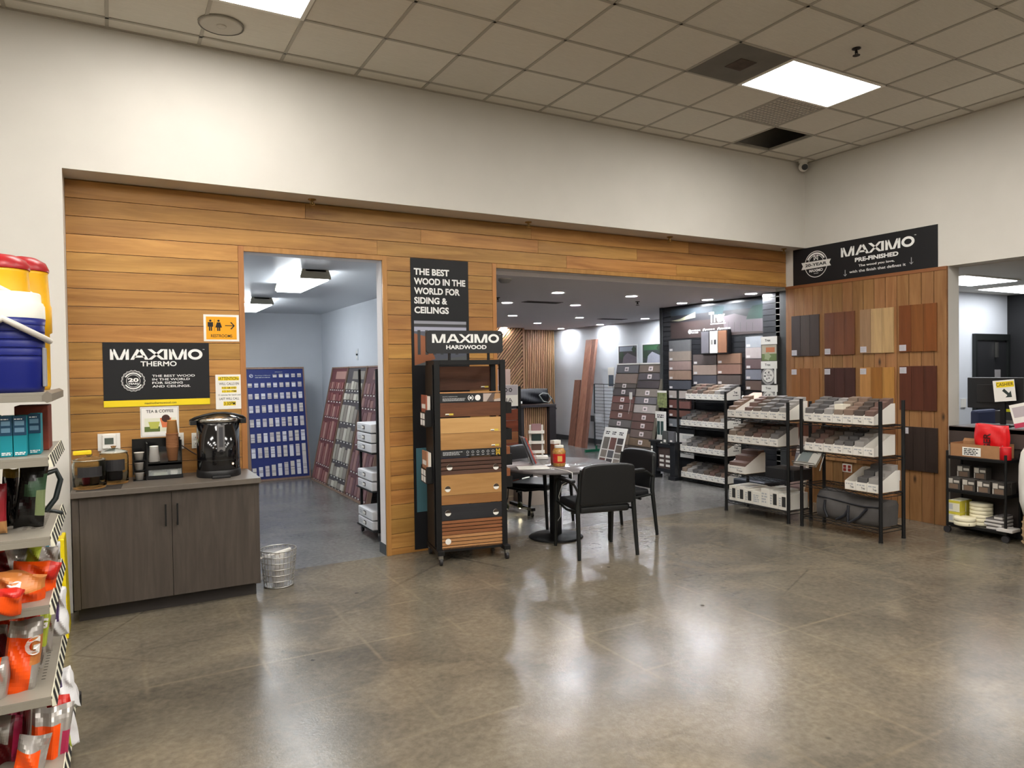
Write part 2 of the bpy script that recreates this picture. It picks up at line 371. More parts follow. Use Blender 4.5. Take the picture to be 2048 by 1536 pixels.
# ceiling fittings
def troffer(x0, y0, nx, ny, z, label, e, col, grp):
    t = thing('ceiling_light', label, 'ceiling light', (x0, y0, z), 0, grp)
    sx, sy = nx * T, ny * T
    fr = MB()
    for a, b in (((0, 0, -.012), (sx, .03, .0)), ((0, sy - .03, -.012), (sx, sy, 0)), ((0, .03, -.012), (.03, sy - .03, 0)), ((sx - .03, .03, -.012), (sx, sy - .03, 0))): fr.box(a, b)
    fr.build('frame', mat('light_frame_white', (235, 232, 224), .5), t)
    MB().box((.03, .03, -.01), (sx - .03, sy - .03, -.004)).build('diffuser', mat('troffer_%d_%d' % (e * 10, col[0] * 100), (255, 255, 255), .5, emit=e, ec=col), t)
    return t
troffer(X0G, -1.067 - T, 2, 1, HC, 'bright flat ceiling panel cut by the top edge, above the left white wall', E_MAIN, WARM, 'shop ceiling panels')
troffer(X0G + 8 * T, -1.677 - T, 2, 1, HC, 'bright flat ceiling panel beside the grey air vent', E_MAIN, WARM, 'shop ceiling panels')
for x, y in ((-8, -4), (-8, -8), (-8, -12), (-4, -4), (-4, -9), (0, -7), (0, -11), (0, -16), (4, -5), (4, -10), (8, -7), (8, -12), (4, -16), (9, -17), (-5, -15), (4, -8), (0, -9), (8, -9), (-4, -7), (-8, -6)):  # unseen panels added out of frame to brighten the walls and ceiling
    troffer(X0G + x * T, -.457 + y * T, 2, 1, HC, 'unseen ceiling panel added to light the shop', E_MAIN, WARM, 'added ceiling panels out of view')
# ================================================================ ceiling fittings continued
alum = mat('brushed_metal', (170, 168, 162), .35, 1); steel = mat('polished_steel', (205, 203, 198), .18, 1)
blk = mat('black_plastic', (20, 20, 22), .4); blk_metal = mat('black_powder_coat', (14, 14, 15), .5, spec=.35); white = mat('white_plastic', (232, 229, 222), .5)
paper = mat('white_paper', (236, 233, 226), .85); ink = mat('dark_ink', (34, 34, 36), .8); wtxt = mat('white_lettering', (238, 238, 236), .7)
yel = mat('yellow_print', (240, 212, 24), .7); signblk = mat('sign_black', (24, 24, 27), .55, spec=.35); greytxt = mat('grey_lettering', (176, 178, 180), .7)
wirewhite = mat('chrome_wire', (200, 198, 194), .3, .8); chrome = steel

def wrap_light(y0, y1, label):
    t = thing('fluorescent_light', label, 'ceiling light', (2.06, (y0 + y1) / 2, RZ), 0, 'fluorescent fittings of the restroom hall'); h = (y1 - y0) / 2
    MB().prism([(-.13, -h, 0), (-.15, -h, -.07), (-.15, -h, -.09), (.15, -h, -.09), (.15, -h, -.07), (.13, -h, 0)], (0, .03, 0)).prism([(-.13, h - .03, 0), (-.15, h - .03, -.07), (-.15, h - .03, -.09), (.15, h - .03, -.09), (.15, h - .03, -.07), (.13, h - .03, 0)], (0, .03, 0)).box((-.1, -h, -.02), (.1, h, -.001)).build('housing', mat('fitting_grey', (150, 146, 130), .6), t)
    MB().prism([(-.12, -h + .031, -.024), (-.145, -h + .031, -.07), (-.13, -h + .031, -.1), (.13, -h + .031, -.1), (.145, -h + .031, -.07), (.12, -h + .031, -.024)], (0, 2 * h - .062, 0)).build('diffuser', mat('hall_diffuser', (255, 255, 255), .5, emit=E_HALL, ec=COOL), t)
    MB().tube([(-.15, -.1, -.09), (-.15, -.1, -.16)], .004).build('pull_cord', steel, t)
wrap_light(.86, 2.12, 'wrap-around fluorescent fitting nearest the restroom hall doorway, with a pull cord')
wrap_light(3.72, 4.98, 'wrap-around fluorescent fitting farther back in the restroom hall, cut by the doorway edge')
dl = [(1116, 585, 'nearest the middle of the wide opening'), (1263, 592, 'nearest the head of the wide opening, beside a sprinkler'), (1014, 605, 'closest to the left jamb of the wide opening'), (1151, 610, 'second back of the middle row'), (1025, 631, 'behind the one at the left jamb'), (1159, 635, 'third back of the middle row'), (1075, 646, 'fourth back, in front of the upright slats'), (1200, 649, 'over the two leaning redwood planks'), (1290, 637, 'over the two framed photographs'), (1122, 657, 'in the far corner beside the upright slats'), (1008, 655, 'over the diagonal slat wall'), (1364, 606, 'at the far end over the black slatwall banner'), (1415, 599, 'over the middle of the black slatwall banner'), (1502, 587, 'at the near end over the black slatwall banner')]
for px, py, where in dl:
    p = at(px, py, 'z', ZT)
    t = thing('downlight', 'round recessed downlight ' + where, 'downlight', (p.x, p.y, ZT), 0, 'downlights of the sample room')
    MB().lathe([(.075, -.001), (.098, -.001), (.098, -.009), (.075, -.006)], n=24, cap=0).build('trim_ring', white, t)
    MB().lathe([(.0001, -.004), (.074, -.004)], n=24).build('lens', mat('downlight_lens', (255, 255, 255), .5, emit=E_DOWN, ec=NEUT), t)
def office_light(px, py, lab):
    p = at(px, py, 'z', 2.70); t = thing('office_light', lab, 'ceiling light', (p.x, p.y, 2.70), 0, 'office ceiling panels')
    MB().box((-.6, -.3, -.012), (.6, .3, -.0005)).build('frame', white, t); MB().box((-.57, -.27, -.018), (.57, .27, -.0125)).build('diffuser', mat('office_diffuser', (255, 255, 255), .5, emit=E_OFF, ec=NEUT), t)
office_light(1935, 560, 'bright office ceiling panel beside the white reveal of the cashier opening')
office_light(2046, 577, 'bright office ceiling panel cut by the right edge of the view')
o = at(1300, 300, 'z', 2)
t = thing('office_light', 'bright office ceiling panel over the counter, out of view', 'ceiling light', (9.6, -4.4, 2.70), 0, 'office ceiling panels'); MB().box((-.6, -.3, -.012), (.6, .3, -.0005)).build('frame', white, t); MB().box((-.57, -.27, -.018), (.57, .27, -.0125)).build('diffuser', MATS['office_diffuser'], t)
def sprinkler(x, y, z, label, dark=False):
    t = thing('sprinkler', label, 'sprinkler', (x, y, z), 0, 'fire sprinklers'); br = mat('brass', (150, 120, 70), .4, .8) if not dark else mat('dark_bronze', (40, 34, 32), .5, .5)
    MB().lathe([(.034, -.0005), (.034, -.006), (.018, -.012), (.0001, -.012)], n=16).build('escutcheon', br, t)
    MB().cyl((0, 0, -.012), (0, 0, -.04), .008, n=8).tube([(-.014, 0, -.02), (-.016, 0, -.045), (0, 0, -.055)], .003, 6).tube([(.014, 0, -.02), (.016, 0, -.045), (0, 0, -.055)], .003, 6).lathe([(.028, -.058), (.028, -.055), (.0001, -.054)], n=12).build('head', br, t)
for px, lab in ((620, 'brass sprinkler under the soffit, first from the left'), (1049, 'brass sprinkler under the soffit, second from the left'), (1330, 'brass sprinkler under the soffit, third from the left'), (1557, 'brass sprinkler under the soffit, beside the right corner')):
    p = at(px, 402 + (px - 620) * .104, 'z', HS); sprinkler(p.x, -.14, HS, lab)
sprinkler(5.48, -2.63, HC, 'dark sprinkler on the shop ceiling, right of the bright panel', True)
sprinkler(6.97, 1.9, ZT, 'dark sprinkler in the sample room behind the right-hand front downlight', True); sprinkler(4.80, 2.16, ZT, 'dark sprinkler in the sample room beside the left jamb', True)
t = thing('smoke_detector', 'round white smoke detector just inside the wide opening', 'smoke detector', (3.95, .42, ZT)); MB().lathe([(.07, -.0005), (.07, -.02), (.05, -.042), (.0001, -.045)], n=24).build('body', mat('detector_grey', (170, 168, 168), .5), t); MB().lathe([(.073, -.001), (.073, -.012), (.0701, -.012)], n=24, cap=0).build('base', white, t)
def slot_vent(px, py, lab):
    p = at(px, py, 'z', ZT); t = thing('ceiling_vent', lab, 'air vent', (p.x, p.y, ZT), 0, 'slot vents of the sample room'); MB().box((-.3, -.09, -.008), (.3, .09, -.0005)).build('frame', mat('vent_grey', (120, 114, 116), .6), t)
    m = MB()
    for i in range(4): m.box((-.27, -.07 + i * .038, -.012), (.27, -.05 + i * .038, -.0085))
    m.build('slats', mat('vent_dark', (66, 62, 64), .7), t)
slot_vent(1085, 604, 'slot vent in front of the upright slat wall'); slot_vent(1225, 638, 'slot vent in front of the framed photographs')
t = thing('air_vent', 'grey square return air vent left of the bright ceiling panel', 'air vent', (X0G + 7 * T, -1.677 - T, HC))
MB().box((.012, .012, -.008), (T - .012, T - .012, -.001)).build('panel', mat('vent_panel_grey', (106, 102, 94), .7, noise=.12, nscale=5), t)
MB().box((.22, .2, -.012), (.40, .38, -.0085)).build('damper_opening', mat('vent_rust', (70, 58, 50), .8, noise=.3, nscale=14), t)
t = thing('egg_crate_grille', 'pale egg-crate grille behind the bright ceiling panel', 'air vent', (X0G + 9 * T, -1.067 - T, HC)); m = MB()
for i in range(13):
    a = .02 + i * (T - .04) / 12; m.box((a - .004, .02, -.006), (a + .004, T - .02, .012)); m.box((.02, a - .004, -.0058), (T - .02, a + .004, .011))
m.build('grid', mat('grille_white', (176, 172, 164), .6), t); MB().box((.012, .012, .014), (T - .012, T - .012, .018)).build('backing', mat('grille_back', (120, 116, 110), .8, noise=.25, nscale=6), t)
t = thing('ceiling_speaker', 'round white ceiling speaker in the tile below the left ceiling panel', 'speaker', (1.016, -.72, HC)); MB().lathe([(.145, -.0005), (.15, -.008), (.13, -.014), (.0001, -.012)], n=32).build('grille', mat('speaker_white', (188, 182, 170), .7), t); MB().lathe([(.151, -.001), (.156, -.001), (.156, -.012), (.151, -.012)], n=32, cap=0).build('rim', mat('speaker_rim', (150, 145, 134), .6), t); MB().lathe([(.035, -.0138), (.03, -.02), (.0001, -.021)], n=20).build('hub', MATS['speaker_white'], t)
t = thing('security_camera', 'white dome security camera in the corner under the ceiling', 'security camera', (XR - .12, YS - .075, HC - .0)); MB().lathe([(.05, -.0005), (.055, -.02), (.05, -.03), (.0001, -.03)], n=20).build('mount', white, t)
MB().sphere((0, 0, -.075), .056, 20).build('ball', white, t); d = Vector((-.5, -.8, -.28)).normalized(); MB().cyl(Vector((0, 0, -.075)) + d * .03, Vector((0, 0, -.075)) + d * .059, .036, n=20).build('lens', mat('lens_black', (10, 10, 12), .1), t)
# ================================================================ flat signs on the walls
def plate(name, label, cat, p0, p1, ax, val, m, th=.004, group=None, part='panel'):
    """flat board seen between two photo corners p0 (upper left) and p1 (lower right), hung on the plane ax = val"""
    a, b = at(*p0, ax, val), at(*p1, ax, val)
    if ax == 'y': t = thing(name, label, cat, (a.x, val, b.z), 0, group); W = b.x - a.x
    else: t = thing(name, label, cat, (val, a.y, b.z), -PI / 2, group); W = a.y - b.y
    H = a.z - b.z
    MB().box((0, -th, 0), (W, 0, H)).build(part, m, t, bevel=.0006 if th > .003 else 0)
    return t, W, H
def part(mb, name, m, t, **k): return mb.build(name, m, t, **k)

# MAXIMO THERMO poster
t, W, H = plate('thermo_sign', 'black poster reading MAXIMO THERMO with a yellow bottom strip', 'sign', (204.5, 684.5), (420, 808), 'y', -.001, signblk)
y = -.0052
l = logo_word(MB(), .065 * W, .73 * H, .935 * W, .895 * H, y); letters(l, 'TM', .935 * W, .885 * H, .955 * W, .897 * H, y, 0, .01); letters(l, 'THERMO', .34 * W, .625 * H, .68 * W, .705 * H, y, 0, .018)
for i, s in enumerate(('THE BEST WOOD', 'IN THE WORLD', 'FOR SIDING', 'AND CEILINGS.')): letters(l, s, .445 * W, (.455 - .055 * i) * H, (.445 + (.41, .36, .29, .365)[i]) * W, (.49 - .055 * i) * H, y, 0, .012)
part(l, 'lettering', wtxt, t); l = MB()
cx, cz, R = .27 * W, .40 * H, .098 * W
ring(l, cx, cz, R * 1.06, R * 1.10, y, 0, 120, .03, 18); ring(l, cx, cz, R * .98, R * 1.0, y, 0, 60, .03, 18); ring(l, cx, cz, R * .62, R * .66, y); ring(l, cx, cz, R * .76, R * .88, y, 0, 24, 0, 0, 1, .5, 2.64); ring(l, cx, cz, R * .76, R * .88, y, 0, 24, 0, 0, 1, 3.64, 5.78)
letters(l, '20', cx - .5 * R, cz - .12 * R, cx + .5 * R, cz + .3 * R, y, 0, .04); letters(l, 'YEARS', cx - .5 * R, cz - .4 * R, cx + .5 * R, cz - .2 * R, y, 0, .03)
part(l, 'round_seal', wtxt, t)
part(rect(MB(), 0, 0, W, .098 * H, -.0046), 'yellow_strip', yel, t); part(letters(MB(), 'maximothermowood.com', .37 * W, .03 * H, .67 * W, .062 * H, -.0052), 'web_address', ink, t)
# restrooms
t, W, H = plate('restroom_sign', 'orange paper sign reading RESTROOMS with an arrow pointing right', 'sign', (406.5, 628.5), (478.5, 683), 'y', -.001, paper, .002)
part(rect(MB(), .07 * W, .07 * H, .93 * W, .92 * H, -.0026), 'orange_field', mat('orange_print', (238, 166, 18), .7), t)
l = MB(); y = -.0032
def person_icon(l, cx, z, s, skirt):
    ring(l, cx, z + .9 * s, 0, .1 * s, y, 0, 14)
    if skirt: l.poly([(cx - .14 * s, y, z + .76 * s), (cx - .28 * s, y, z + .3 * s), (cx + .28 * s, y, z + .3 * s), (cx + .14 * s, y, z + .76 * s)])
    else: rect(l, cx - .22 * s, z + .36 * s, cx + .22 * s, z + .77 * s, y)
    rect(l, cx - .13 * s, z, cx - .02 * s, z + .36 * s, y); rect(l, cx + .02 * s, z, cx + .13 * s, z + .36 * s, y)
person_icon(l, .19 * W, .39 * H, .42 * H, 0); person_icon(l, .42 * W, .39 * H, .42 * H, 1); rect(l, .3 * W, .38 * H, .307 * W, .82 * H, y)
part(l, 'pictograms', ink, t); l = MB(); rect(l, .6 * W, .575 * H, .85 * W, .605 * H, y); l.poly([(.75 * W, y, .71 * H), (.78 * W, y, .73 * H), (.88 * W, y, .59 * H), (.78 * W, y, .45 * H), (.75 * W, y, .47 * H), (.84 * W, y, .59 * H)])
part(l, 'arrow', ink, t); l = MB()
letters(l, 'RESTROOMS', .2 * W, .15 * H, .8 * W, .26 * H, y, 0, .01); part(l, 'lettering', ink, t)
# attention notice
t, W, H = plate('attention_notice', 'white notice headed ATTENTION with yellow highlighting', 'notice', (430.5, 749.5), (485.5, 817), 'y', -.001, paper, .002)
h = MB(); l = MB(); y = -.0032
for (a, b, c, d) in ((.1, .83, .88, .94), (.22, .58, .78, .65), (.23, .48, .78, .55), (.28, .1, .74, .22)): rect(h, a * W, b * H, c * W, d * H, -.0026)
part(h, 'highlighting', yel, t)
for s, a, b, c, d in (('-ATTENTION-', .1, .84, .88, .93), ('WILL CALLS EN', .13, .7, .87, .77), ('9:30 AM AND', .24, .59, .76, .64), ('12:30 PM', .26, .49, .76, .54), ('15 minutes for lunch and', .09, .39, .92, .435), ('LAST WILL CALL', .13, .27, .87, .335), ('3:30PM', .3, .11, .72, .21)): letters(l, s, a * W, b * H, c * W, d * H, y, 0, .008)
part(l, 'lettering', ink, t)
# tea and coffee
t, W, H = plate('tea_coffee_sign', 'white sheet reading TEA & COFFEE with a picture of two cups', 'sign', (280, 814.5), (358.5, 871), 'y', -.001, paper, .002)
l = MB(); y = -.0030
letters(l, 'TEA & COFFEE', .15 * W, .8 * H, .86 * W, .9 * H, y, 0, .012)
for a, b, c, d in ((.02, .03, .98, .036), (.02, .964, .98, .97), (.02, .03, .026, .97), (.974, .03, .98, .97)): rect(l, a * W, b * H, c * W, d * H, y)
part(l, 'lettering', ink, t)
p = MB(); rect(p, .1 * W, .17 * H, .92 * W, .62 * H, -.0024, 0); rect(p, .1 * W, .17 * H, .5 * W, .34 * H, -.0026, 1); rect(p, .7 * W, .17 * H, .92 * W, .3 * H, -.0026, 2); p.poly([(.2 * W, -.0028, .5 * H), (.5 * W, -.0028, .5 * H), (.45 * W, -.0028, .27 * H), (.25 * W, -.0028, .27 * H)], 3); p.poly([(.5 * W, -.0028, .62 * H), (.8 * W, -.0028, .62 * H), (.75 * W, -.0028, .3 * H), (.56 * W, -.0028, .3 * H)], 4); ring(p, .655 * W, .6 * H, 0, .11 * W, -.003, 5, 20, 0, 0, 1)
part(p, 'picture', [mat('pic_mist', (222, 222, 200)), mat('pic_leaf', (92, 108, 50)), mat('pic_table', (120, 70, 52)), mat('pic_tea', (184, 186, 84)), mat('pic_cup', (214, 116, 72)), mat('pic_coffee', (60, 30, 20))], t)
# tall pillar banner
t, W, H = plate('pillar_banner', 'tall black banner on the wood pillar praising wood for siding and ceilings', 'banner', (820, 515.5), (944, 1083), 'y', -.001, signblk)
a = at(829, 1083, 'y', -.001); dz = a.z
for i in range(0): pass
l = MB(); y = -.0052
ks = 1.0 / 219.0
for i, (s, x1) in enumerate((('THE BEST', .66), ('WOOD IN THE', .945), ('WORLD FOR', .845), ('SIDING &', .62), ('CEILINGS', .645))): letters(l, s, .055 * W, H - (.155 + .0895 * i), x1 * W, H - (.092 + .0895 * i), y, 0, .035)
part(l, 'lettering', wtxt, t)
p = MB()
z1 = H - .58; z0 = H - 1.0
rect(p, .045 * W, z0, .95 * W, z1, -.0046, 0); rect(p, .045 * W, z1 - .03, .95 * W, z1 - .004, -.0049, 1); rect(p, .045 * W, z1 - .055, .95 * W, z1 - .03, -.0049, 2); rect(p, .045 * W, z1 - .1, .95 * W, z1 - .06, -.0049, 3)
p.poly([(.045 * W, -.005, z0), (.4 * W, -.005, z0 + .06), (.25 * W, -.005, z0 + .27), (.045 * W, -.005, z0 + .3)], 4); p.poly([(.045 * W, -.0052, z0), (.95 * W, -.0052, z0), (.95 * W, -.0052, z0 + .09), (.3 * W, -.0052, z0 + .04)], 5)
for i in range(6): rect(p, (.1 + .13 * i) * W, z1 - .32, (.15 + .13 * i) * W, z1 - .09, -.0051, 6)
BANM = [mat('ban_sky', (88, 92, 104)), mat('ban_eave', (150, 152, 162)), mat('ban_shadow', (60, 60, 62)), mat('ban_glass', (170, 172, 190)), mat('ban_deck', (150, 92, 60)), mat('ban_floor', (92, 96, 98)), mat('ban_post', (62, 64, 66)), mat('ban_blue', (108, 128, 176)), mat('ban_teal', (70, 110, 120))]
part(p, 'veranda_picture', BANM, t); p = MB()
rect(p, .045 * W, .35, .95 * W, .95, -.0046, 7); p.poly([(.045 * W, -.0049, .35), (.6 * W, -.0049, .35), (.3 * W, -.0049, .95), (.045 * W, -.0049, .95)], 8); part(p, 'blue_picture', BANM, t)

# ================================================================ thermostat, outlets, cord
def outlet_on(t, W, H, y, gang=1, col=None):
    sl = mat('slot_dark', (60, 56, 52), .6) if col is None else col; fc = mat('outlet_face', (214, 210, 200), .5)
    for gx in range(gang):
        for z in (.3, .7):
            cx = W * (gx + .5) / gang; f = .3 * W / gang
            r = MB().box((cx - .32 * W / gang, y + .0006, z * H - .17 * H), (cx + .32 * W / gang, y + .004, z * H + .17 * H)).build('receptacle', fc, t, bevel=.002); m = MB()
            rect(m, cx - f * .45, z * H - .007, cx - f * .25, z * H + .007, y); rect(m, cx + f * .25, z * H - .006, cx + f * .45, z * H + .006, y); ring(m, cx, z * H - .014, 0, .004, y, 0, 8)
            m.build('slots', sl, r)
op = mat('outlet_plate', (226, 222, 212), .5)
t, W, H = plate('wall_outlet', 'white wall outlet with a plug in it, beside the paper cups', 'outlet', (348.5, 866), (368, 897), 'y', -.0005, op, .006, 'wall outlets'); outlet_on(t, W, H, -.0095)
OUT = (t.location.x + W * .5, t.location.z + H * .3)
t, W, H = plate('wall_outlet', 'white wall outlet with nothing plugged in, left of the black urn', 'outlet', (383, 866), (403, 895.5), 'y', -.0005, op, .006, 'wall outlets'); outlet_on(t, W, H, -.0095)
t, W, H = plate('thermostat', 'white thermostat with a grey display on the wood wall', 'thermostat', (195, 868), (241, 899.5), 'y', -.0005, white, .012, None, 'base_plate')
MB().box((.2 * W, -.03, .12 * H), (.82 * W, -.0125, .92 * H)).build('case', white, t, bevel=.004); MB().box((.3 * W, -.032, .38 * H), (.7 * W, -.0302, .75 * H)).build('display', mat('lcd', (84, 92, 84), .25), t)
# ================================================================ coffee cabinet
CW0, CW1, CZ = .015, 1.24, .905
cabm = wood('grey_laminate', (64, 57, 52), (82, 74, 67), 'Z', .42, .02, 0, scale=1.4)
topm = mat('worktop_laminate', (96, 88, 80), .45, noise=.06, nscale=30)
t = thing('base_cabinet', 'grey-brown two-door base cabinet against the wood wall', 'cabinet', (0, 0, 0))
MB().box((CW0 + .02, -.575, .1), (CW1 - .02, -.03, CZ - .04)).box((CW0 + .005, -.595, .1), (CW0 + .045, -.575, CZ - .04)).box((CW1 - .05, -.595, .1), (CW1 - .01, -.575, CZ - .04)).build('body', cabm, t)
MB().box((CW0 + .03, -.515, .0), (CW1 - .03, -.03, .1)).build('toe_kick', mat('toe_kick_dark', (48, 43, 41), .6), t)
for i in (0, 1):
    x0 = CW0 + .048 + i * .5685; x1 = x0 + .5655
    d = MB().box((x0, -.597, .105), (x1, -.577, CZ - .044)).build('door', cabm, t, bevel=.0015)
    hx = x1 - .04 if i == 0 else x0 + .033; zt = CZ - .135
    MB().bar((hx, -.622, zt), (hx, -.622, zt - .155), .011, .009).bar((hx, -.598, zt - .012), (hx, -.622, zt - .012), .009, .009).bar((hx, -.598, zt - .143), (hx, -.622, zt - .143), .009, .009).build('handle', blk_metal, d)
tag(MB().box((CW0, -.63, CZ - .04), (CW1, -.004, CZ)).build('worktop', topm, bevel=.003), 'grey-brown laminate worktop on the two-door cabinet', 'worktop')
tag(MB().prism([(CW0 + .03, -.585, CZ + .0005), (.315, -.60, CZ + .0005), (.335, -.30, CZ + .0005), (CW0 + .04, -.28, CZ + .0005)], (0, 0, .0025)).build('dark_mat', mat('mat_dark', (50, 43, 38), .7)), 'dark thin mat under the glass jars at the left end of the worktop', 'mat')
glass = mat('clear_glass', (238, 244, 240), .03, trans=1); gl = MATS['clear_glass']; gl.node_tree.nodes['Principled BSDF'].inputs['IOR'].default_value = 1.12
def jar(x, y, r, h, label, fill):
    t = thing('glass_jar', label, 'jar', (x, y, CZ + .0035), 0, 'glass jars on the worktop')
    MB().lathe([(.0001, 0), (r * .95, 0), (r, .012), (r, h * .72), (r * .93, h * .8), (r * .93, h * .82), (r * .9, h * .82), (r * .9, h * .79), (r * .965, h * .71), (r * .965, .016), (.0001, .012)]).build('bowl', glass, t)
    MB().lathe([(r * .96, h * .825), (r * .96, h * .85), (r * .3, h * .93), (r * .12, h * .94), (r * .2, h), (.0001, h * 1.01)]).build('lid', glass, t)
    MB().lathe([(r * .962, h * .822), (r * .985, h * .835), (r * .962, h * .848)], cap=0).build('rim', mat('rim_metal', (190, 180, 160), .3, .7), t)
    s = MB()
    for i in range(9): a = 4.0 + i * .17; s.add([(r * 1.004 * math.cos(a + dd), r * 1.004 * math.sin(a + dd), zz) for dd, zz in ((0, h * .36), (.17, h * .36), (.17, h * .66), (0, h * .66))], [(0, 1, 2, 3)], 0, True)
    s.build('label', mat('jar_label', (34, 32, 34), .6), t)
    return t, r, h
def packet(x, y, z, w, d, h, rz, m, label, cat, name, grp=None):
    t = MB().box((-w / 2, -d / 2, 0), (w / 2, d / 2, h)).build(name, m, None, bevel=min(w, d, h) * .2, loc=(x, y, z), rz=rz); return tag(t, label, cat, grp)
jar(.125, -.45, .105, .235, 'round glass jar with a yellow packet on its lid, leftmost on the worktop', 0)
j2 = jar(.275, -.30, .095, .27, 'round glass jar with a black label, behind and right of the first jar', 0)
packet(.105, -.44, CZ + .017, .05, .05, .12, .2, mat('red_sachet', (170, 40, 50), .5), 'red tea packet inside the leftmost glass jar', 'packet', 'tea_packet')
packet(.15, -.44, CZ + .017, .06, .05, .075, .5, mat('kraft_sachet', (190, 150, 110), .6), 'brown tea packet inside the leftmost glass jar', 'packet', 'tea_packet')
packet(.275, -.30, CZ + .017, .1, .09, .08, .3, mat('dark_sachet', (52, 40, 44), .5), 'dark tea packets inside the jar with the black label', 'packet', 'tea_packet')
tag(MB().box((-.055, -.02, 0), (.055, .02, .03)).build('yellow_packet', mat('yellow_packet', (242, 206, 20), .5), None, bevel=.006, loc=(.085, -.475, CZ + .238), rz=.15), 'yellow packet lying on the lid of the leftmost glass jar', 'packet')
# drinks organiser
OX0, OX1, OY0, OY1, OH = .40, .735, -.27, -.03, .295
t = thing('cup_organiser', 'black countertop cup and condiment organiser beside the urn', 'organiser', (0, 0, 0)); acr = mat('black_acrylic', (16, 17, 19), .2)
MB().box((OX0 + .09, OY0, CZ + .005), (OX1, OY1, CZ + .02)).box((OX0, OY1 - .01, CZ + .02), (OX1, OY1, CZ + OH)).box((OX1 - .008, OY0 + .06, CZ + .02), (OX1, OY1 - .01, CZ + OH - .01)).box((OX0 + .09, OY0, CZ + .02), (OX0 + .098, OY1 - .01, CZ + OH - .02)).prism([(OX0 + .098, OY0, CZ + .105), (OX0 + .098, OY1 - .01, CZ + .21), (OX0 + .098, OY1 - .01, CZ + .225), (OX0 + .098, OY0, CZ + .12)], (OX1 - .008 - OX0 - .098, 0, 0)).box((OX0 + .098, OY0, CZ + .075), (OX1 - .008, OY0 + .006, CZ + .13)).build('case', acr, t)
MB().box((OX0 + .098, OY0 - .004, CZ + .004), (OX1, OY0 + .002, CZ + .03)).build('drawer_lip', acr, t); MB().box((OX0 + .1, OY0 + .006, CZ + .021), (OX1 - .01, OY0 + .01, CZ + .074)).build('clear_front', mat('clear_acrylic', (235, 240, 238), .05, alpha=.18), t)
c = MB()
for a in ((OX0, OY0), (OX0, OY0 + .085), (OX0 + .085, OY0), (OX0 + .085, OY0 + .085)): c.bar((a[0], a[1], CZ), (a[0], a[1], CZ + .15), .004, .004)
for z in (.0, .075, .15): c.box((OX0 - .002, OY0 - .002, CZ + z), (OX0 + .087, OY0 + .087, CZ + z + .004))
c.build('condiment_tower', acr, t)
def cup(name, x, y, z, r0, r1, h, m, label, cat, grp=None, n=1, dh=.01):
    t = thing(name, label, cat, (x, y, z), 0, grp); pr = []
    mb = MB()
    for i in range(n): z0 = i * dh; mb.lathe([(.0001, z0), (r0, z0), (r1, z0 + h - .004), (r1 * 1.06, z0 + h - .003), (r1 * 1.06, z0 + h), (r1 * .95, z0 + h), (r0 * .93, z0 + .004), (.0001, z0 + .004)], n=20) if i == n - 1 else mb.lathe([(r0 + (r1 - r0) * (h - dh) / h, z0 + h - dh), (r1, z0 + h - .004), (r1 * 1.06, z0 + h - .003), (r1 * 1.06, z0 + h)], n=20, cap=0) if i else mb.lathe([(.0001, 0), (r0, 0), (r1, h - .004), (r1 * 1.06, h - .003), (r1 * 1.06, h)], n=20, cap=0)
    mb.build('cups' if n > 1 else 'cup', m, t); return t
sl = MB()
cup('white_cup_stack', .54, OY0 + .03, CZ + .1345, .04, .03, .1, mat('white_foam', (236, 234, 230), .6), 'white upside-down paper cups in the black organiser', 'cups', None, 3, .008)
cup('brown_cup_stack', .668, OY0 + .03, CZ + .1345, .032, .043, .105, mat('kraft_cup', (176, 122, 82), .7), 'tall stack of brown paper cups in the black organiser', 'cups', None, 9, .0125)
cup('tan_cup_stack', .668, OY0 + .03, CZ + .341, .041, .032, .1, mat('tan_cup', (208, 152, 88), .7), 'tan cup upside down on top of the brown cup stack', 'cups')
for k, (zz, lab) in enumerate(((.0045, 'lowest'), (.0795, 'middle'), (.1545, 'topmost'))): cup('condiment_cup', OX0 + .042, OY0 + .042, CZ + zz, .027, .034, .055, mat('condiment_white', (206, 200, 192), .5), lab + ' of the small white condiment cups at the left of the organiser', 'cup', 'condiment cups')
packet(.575, OY0 + .07, CZ + .021, .1, .08, .03, .2, mat('sachet_green', (150, 156, 130), .6), 'pile of pale green sachets in the organiser drawer', 'sachets', 'tea_sachets')
packet(.675, OY0 + .06, CZ + .021, .05, .05, .045, 0, mat('sugar_white', (240, 236, 228), .5), 'white sugar packets in the organiser drawer', 'packet', 'sugar_packets')
# urn
ux, uy = .985, -.31; t = thing('water_urn', 'black hot water urn with a steel rim on the worktop', 'urn', (ux, uy, CZ)); R = .155
MB().lathe([(R * 1.02, .0005), (R * 1.04, .012), (R * 1.02, .05), (R, .055), (.0001, .055)], n=40).build('base', blk, t)
MB().lathe([(R * .985, .056), (R, .06), (R, .42), (.0001, .42)], n=48).build('tank', mat('urn_gloss', (12, 12, 15), .12, coat=.5), t); MB().lathe([(R * 1.003, .13), (R * 1.006, .132), (R * 1.003, .134)], n=48, cap=0).build('seam', blk, t)
MB().lathe([(R * 1.005, .421), (R * 1.03, .425), (R * 1.03, .443), (R * .98, .452), (R * .85, .46)], n=48, cap=0).build('rim', steel, t)
MB().lathe([(R * .85, .4605), (R * .7, .476), (R * .2, .484), (.0001, .484)], n=32).build('lid', mat('lid_steel', (170, 150, 120), .25, .9), t)
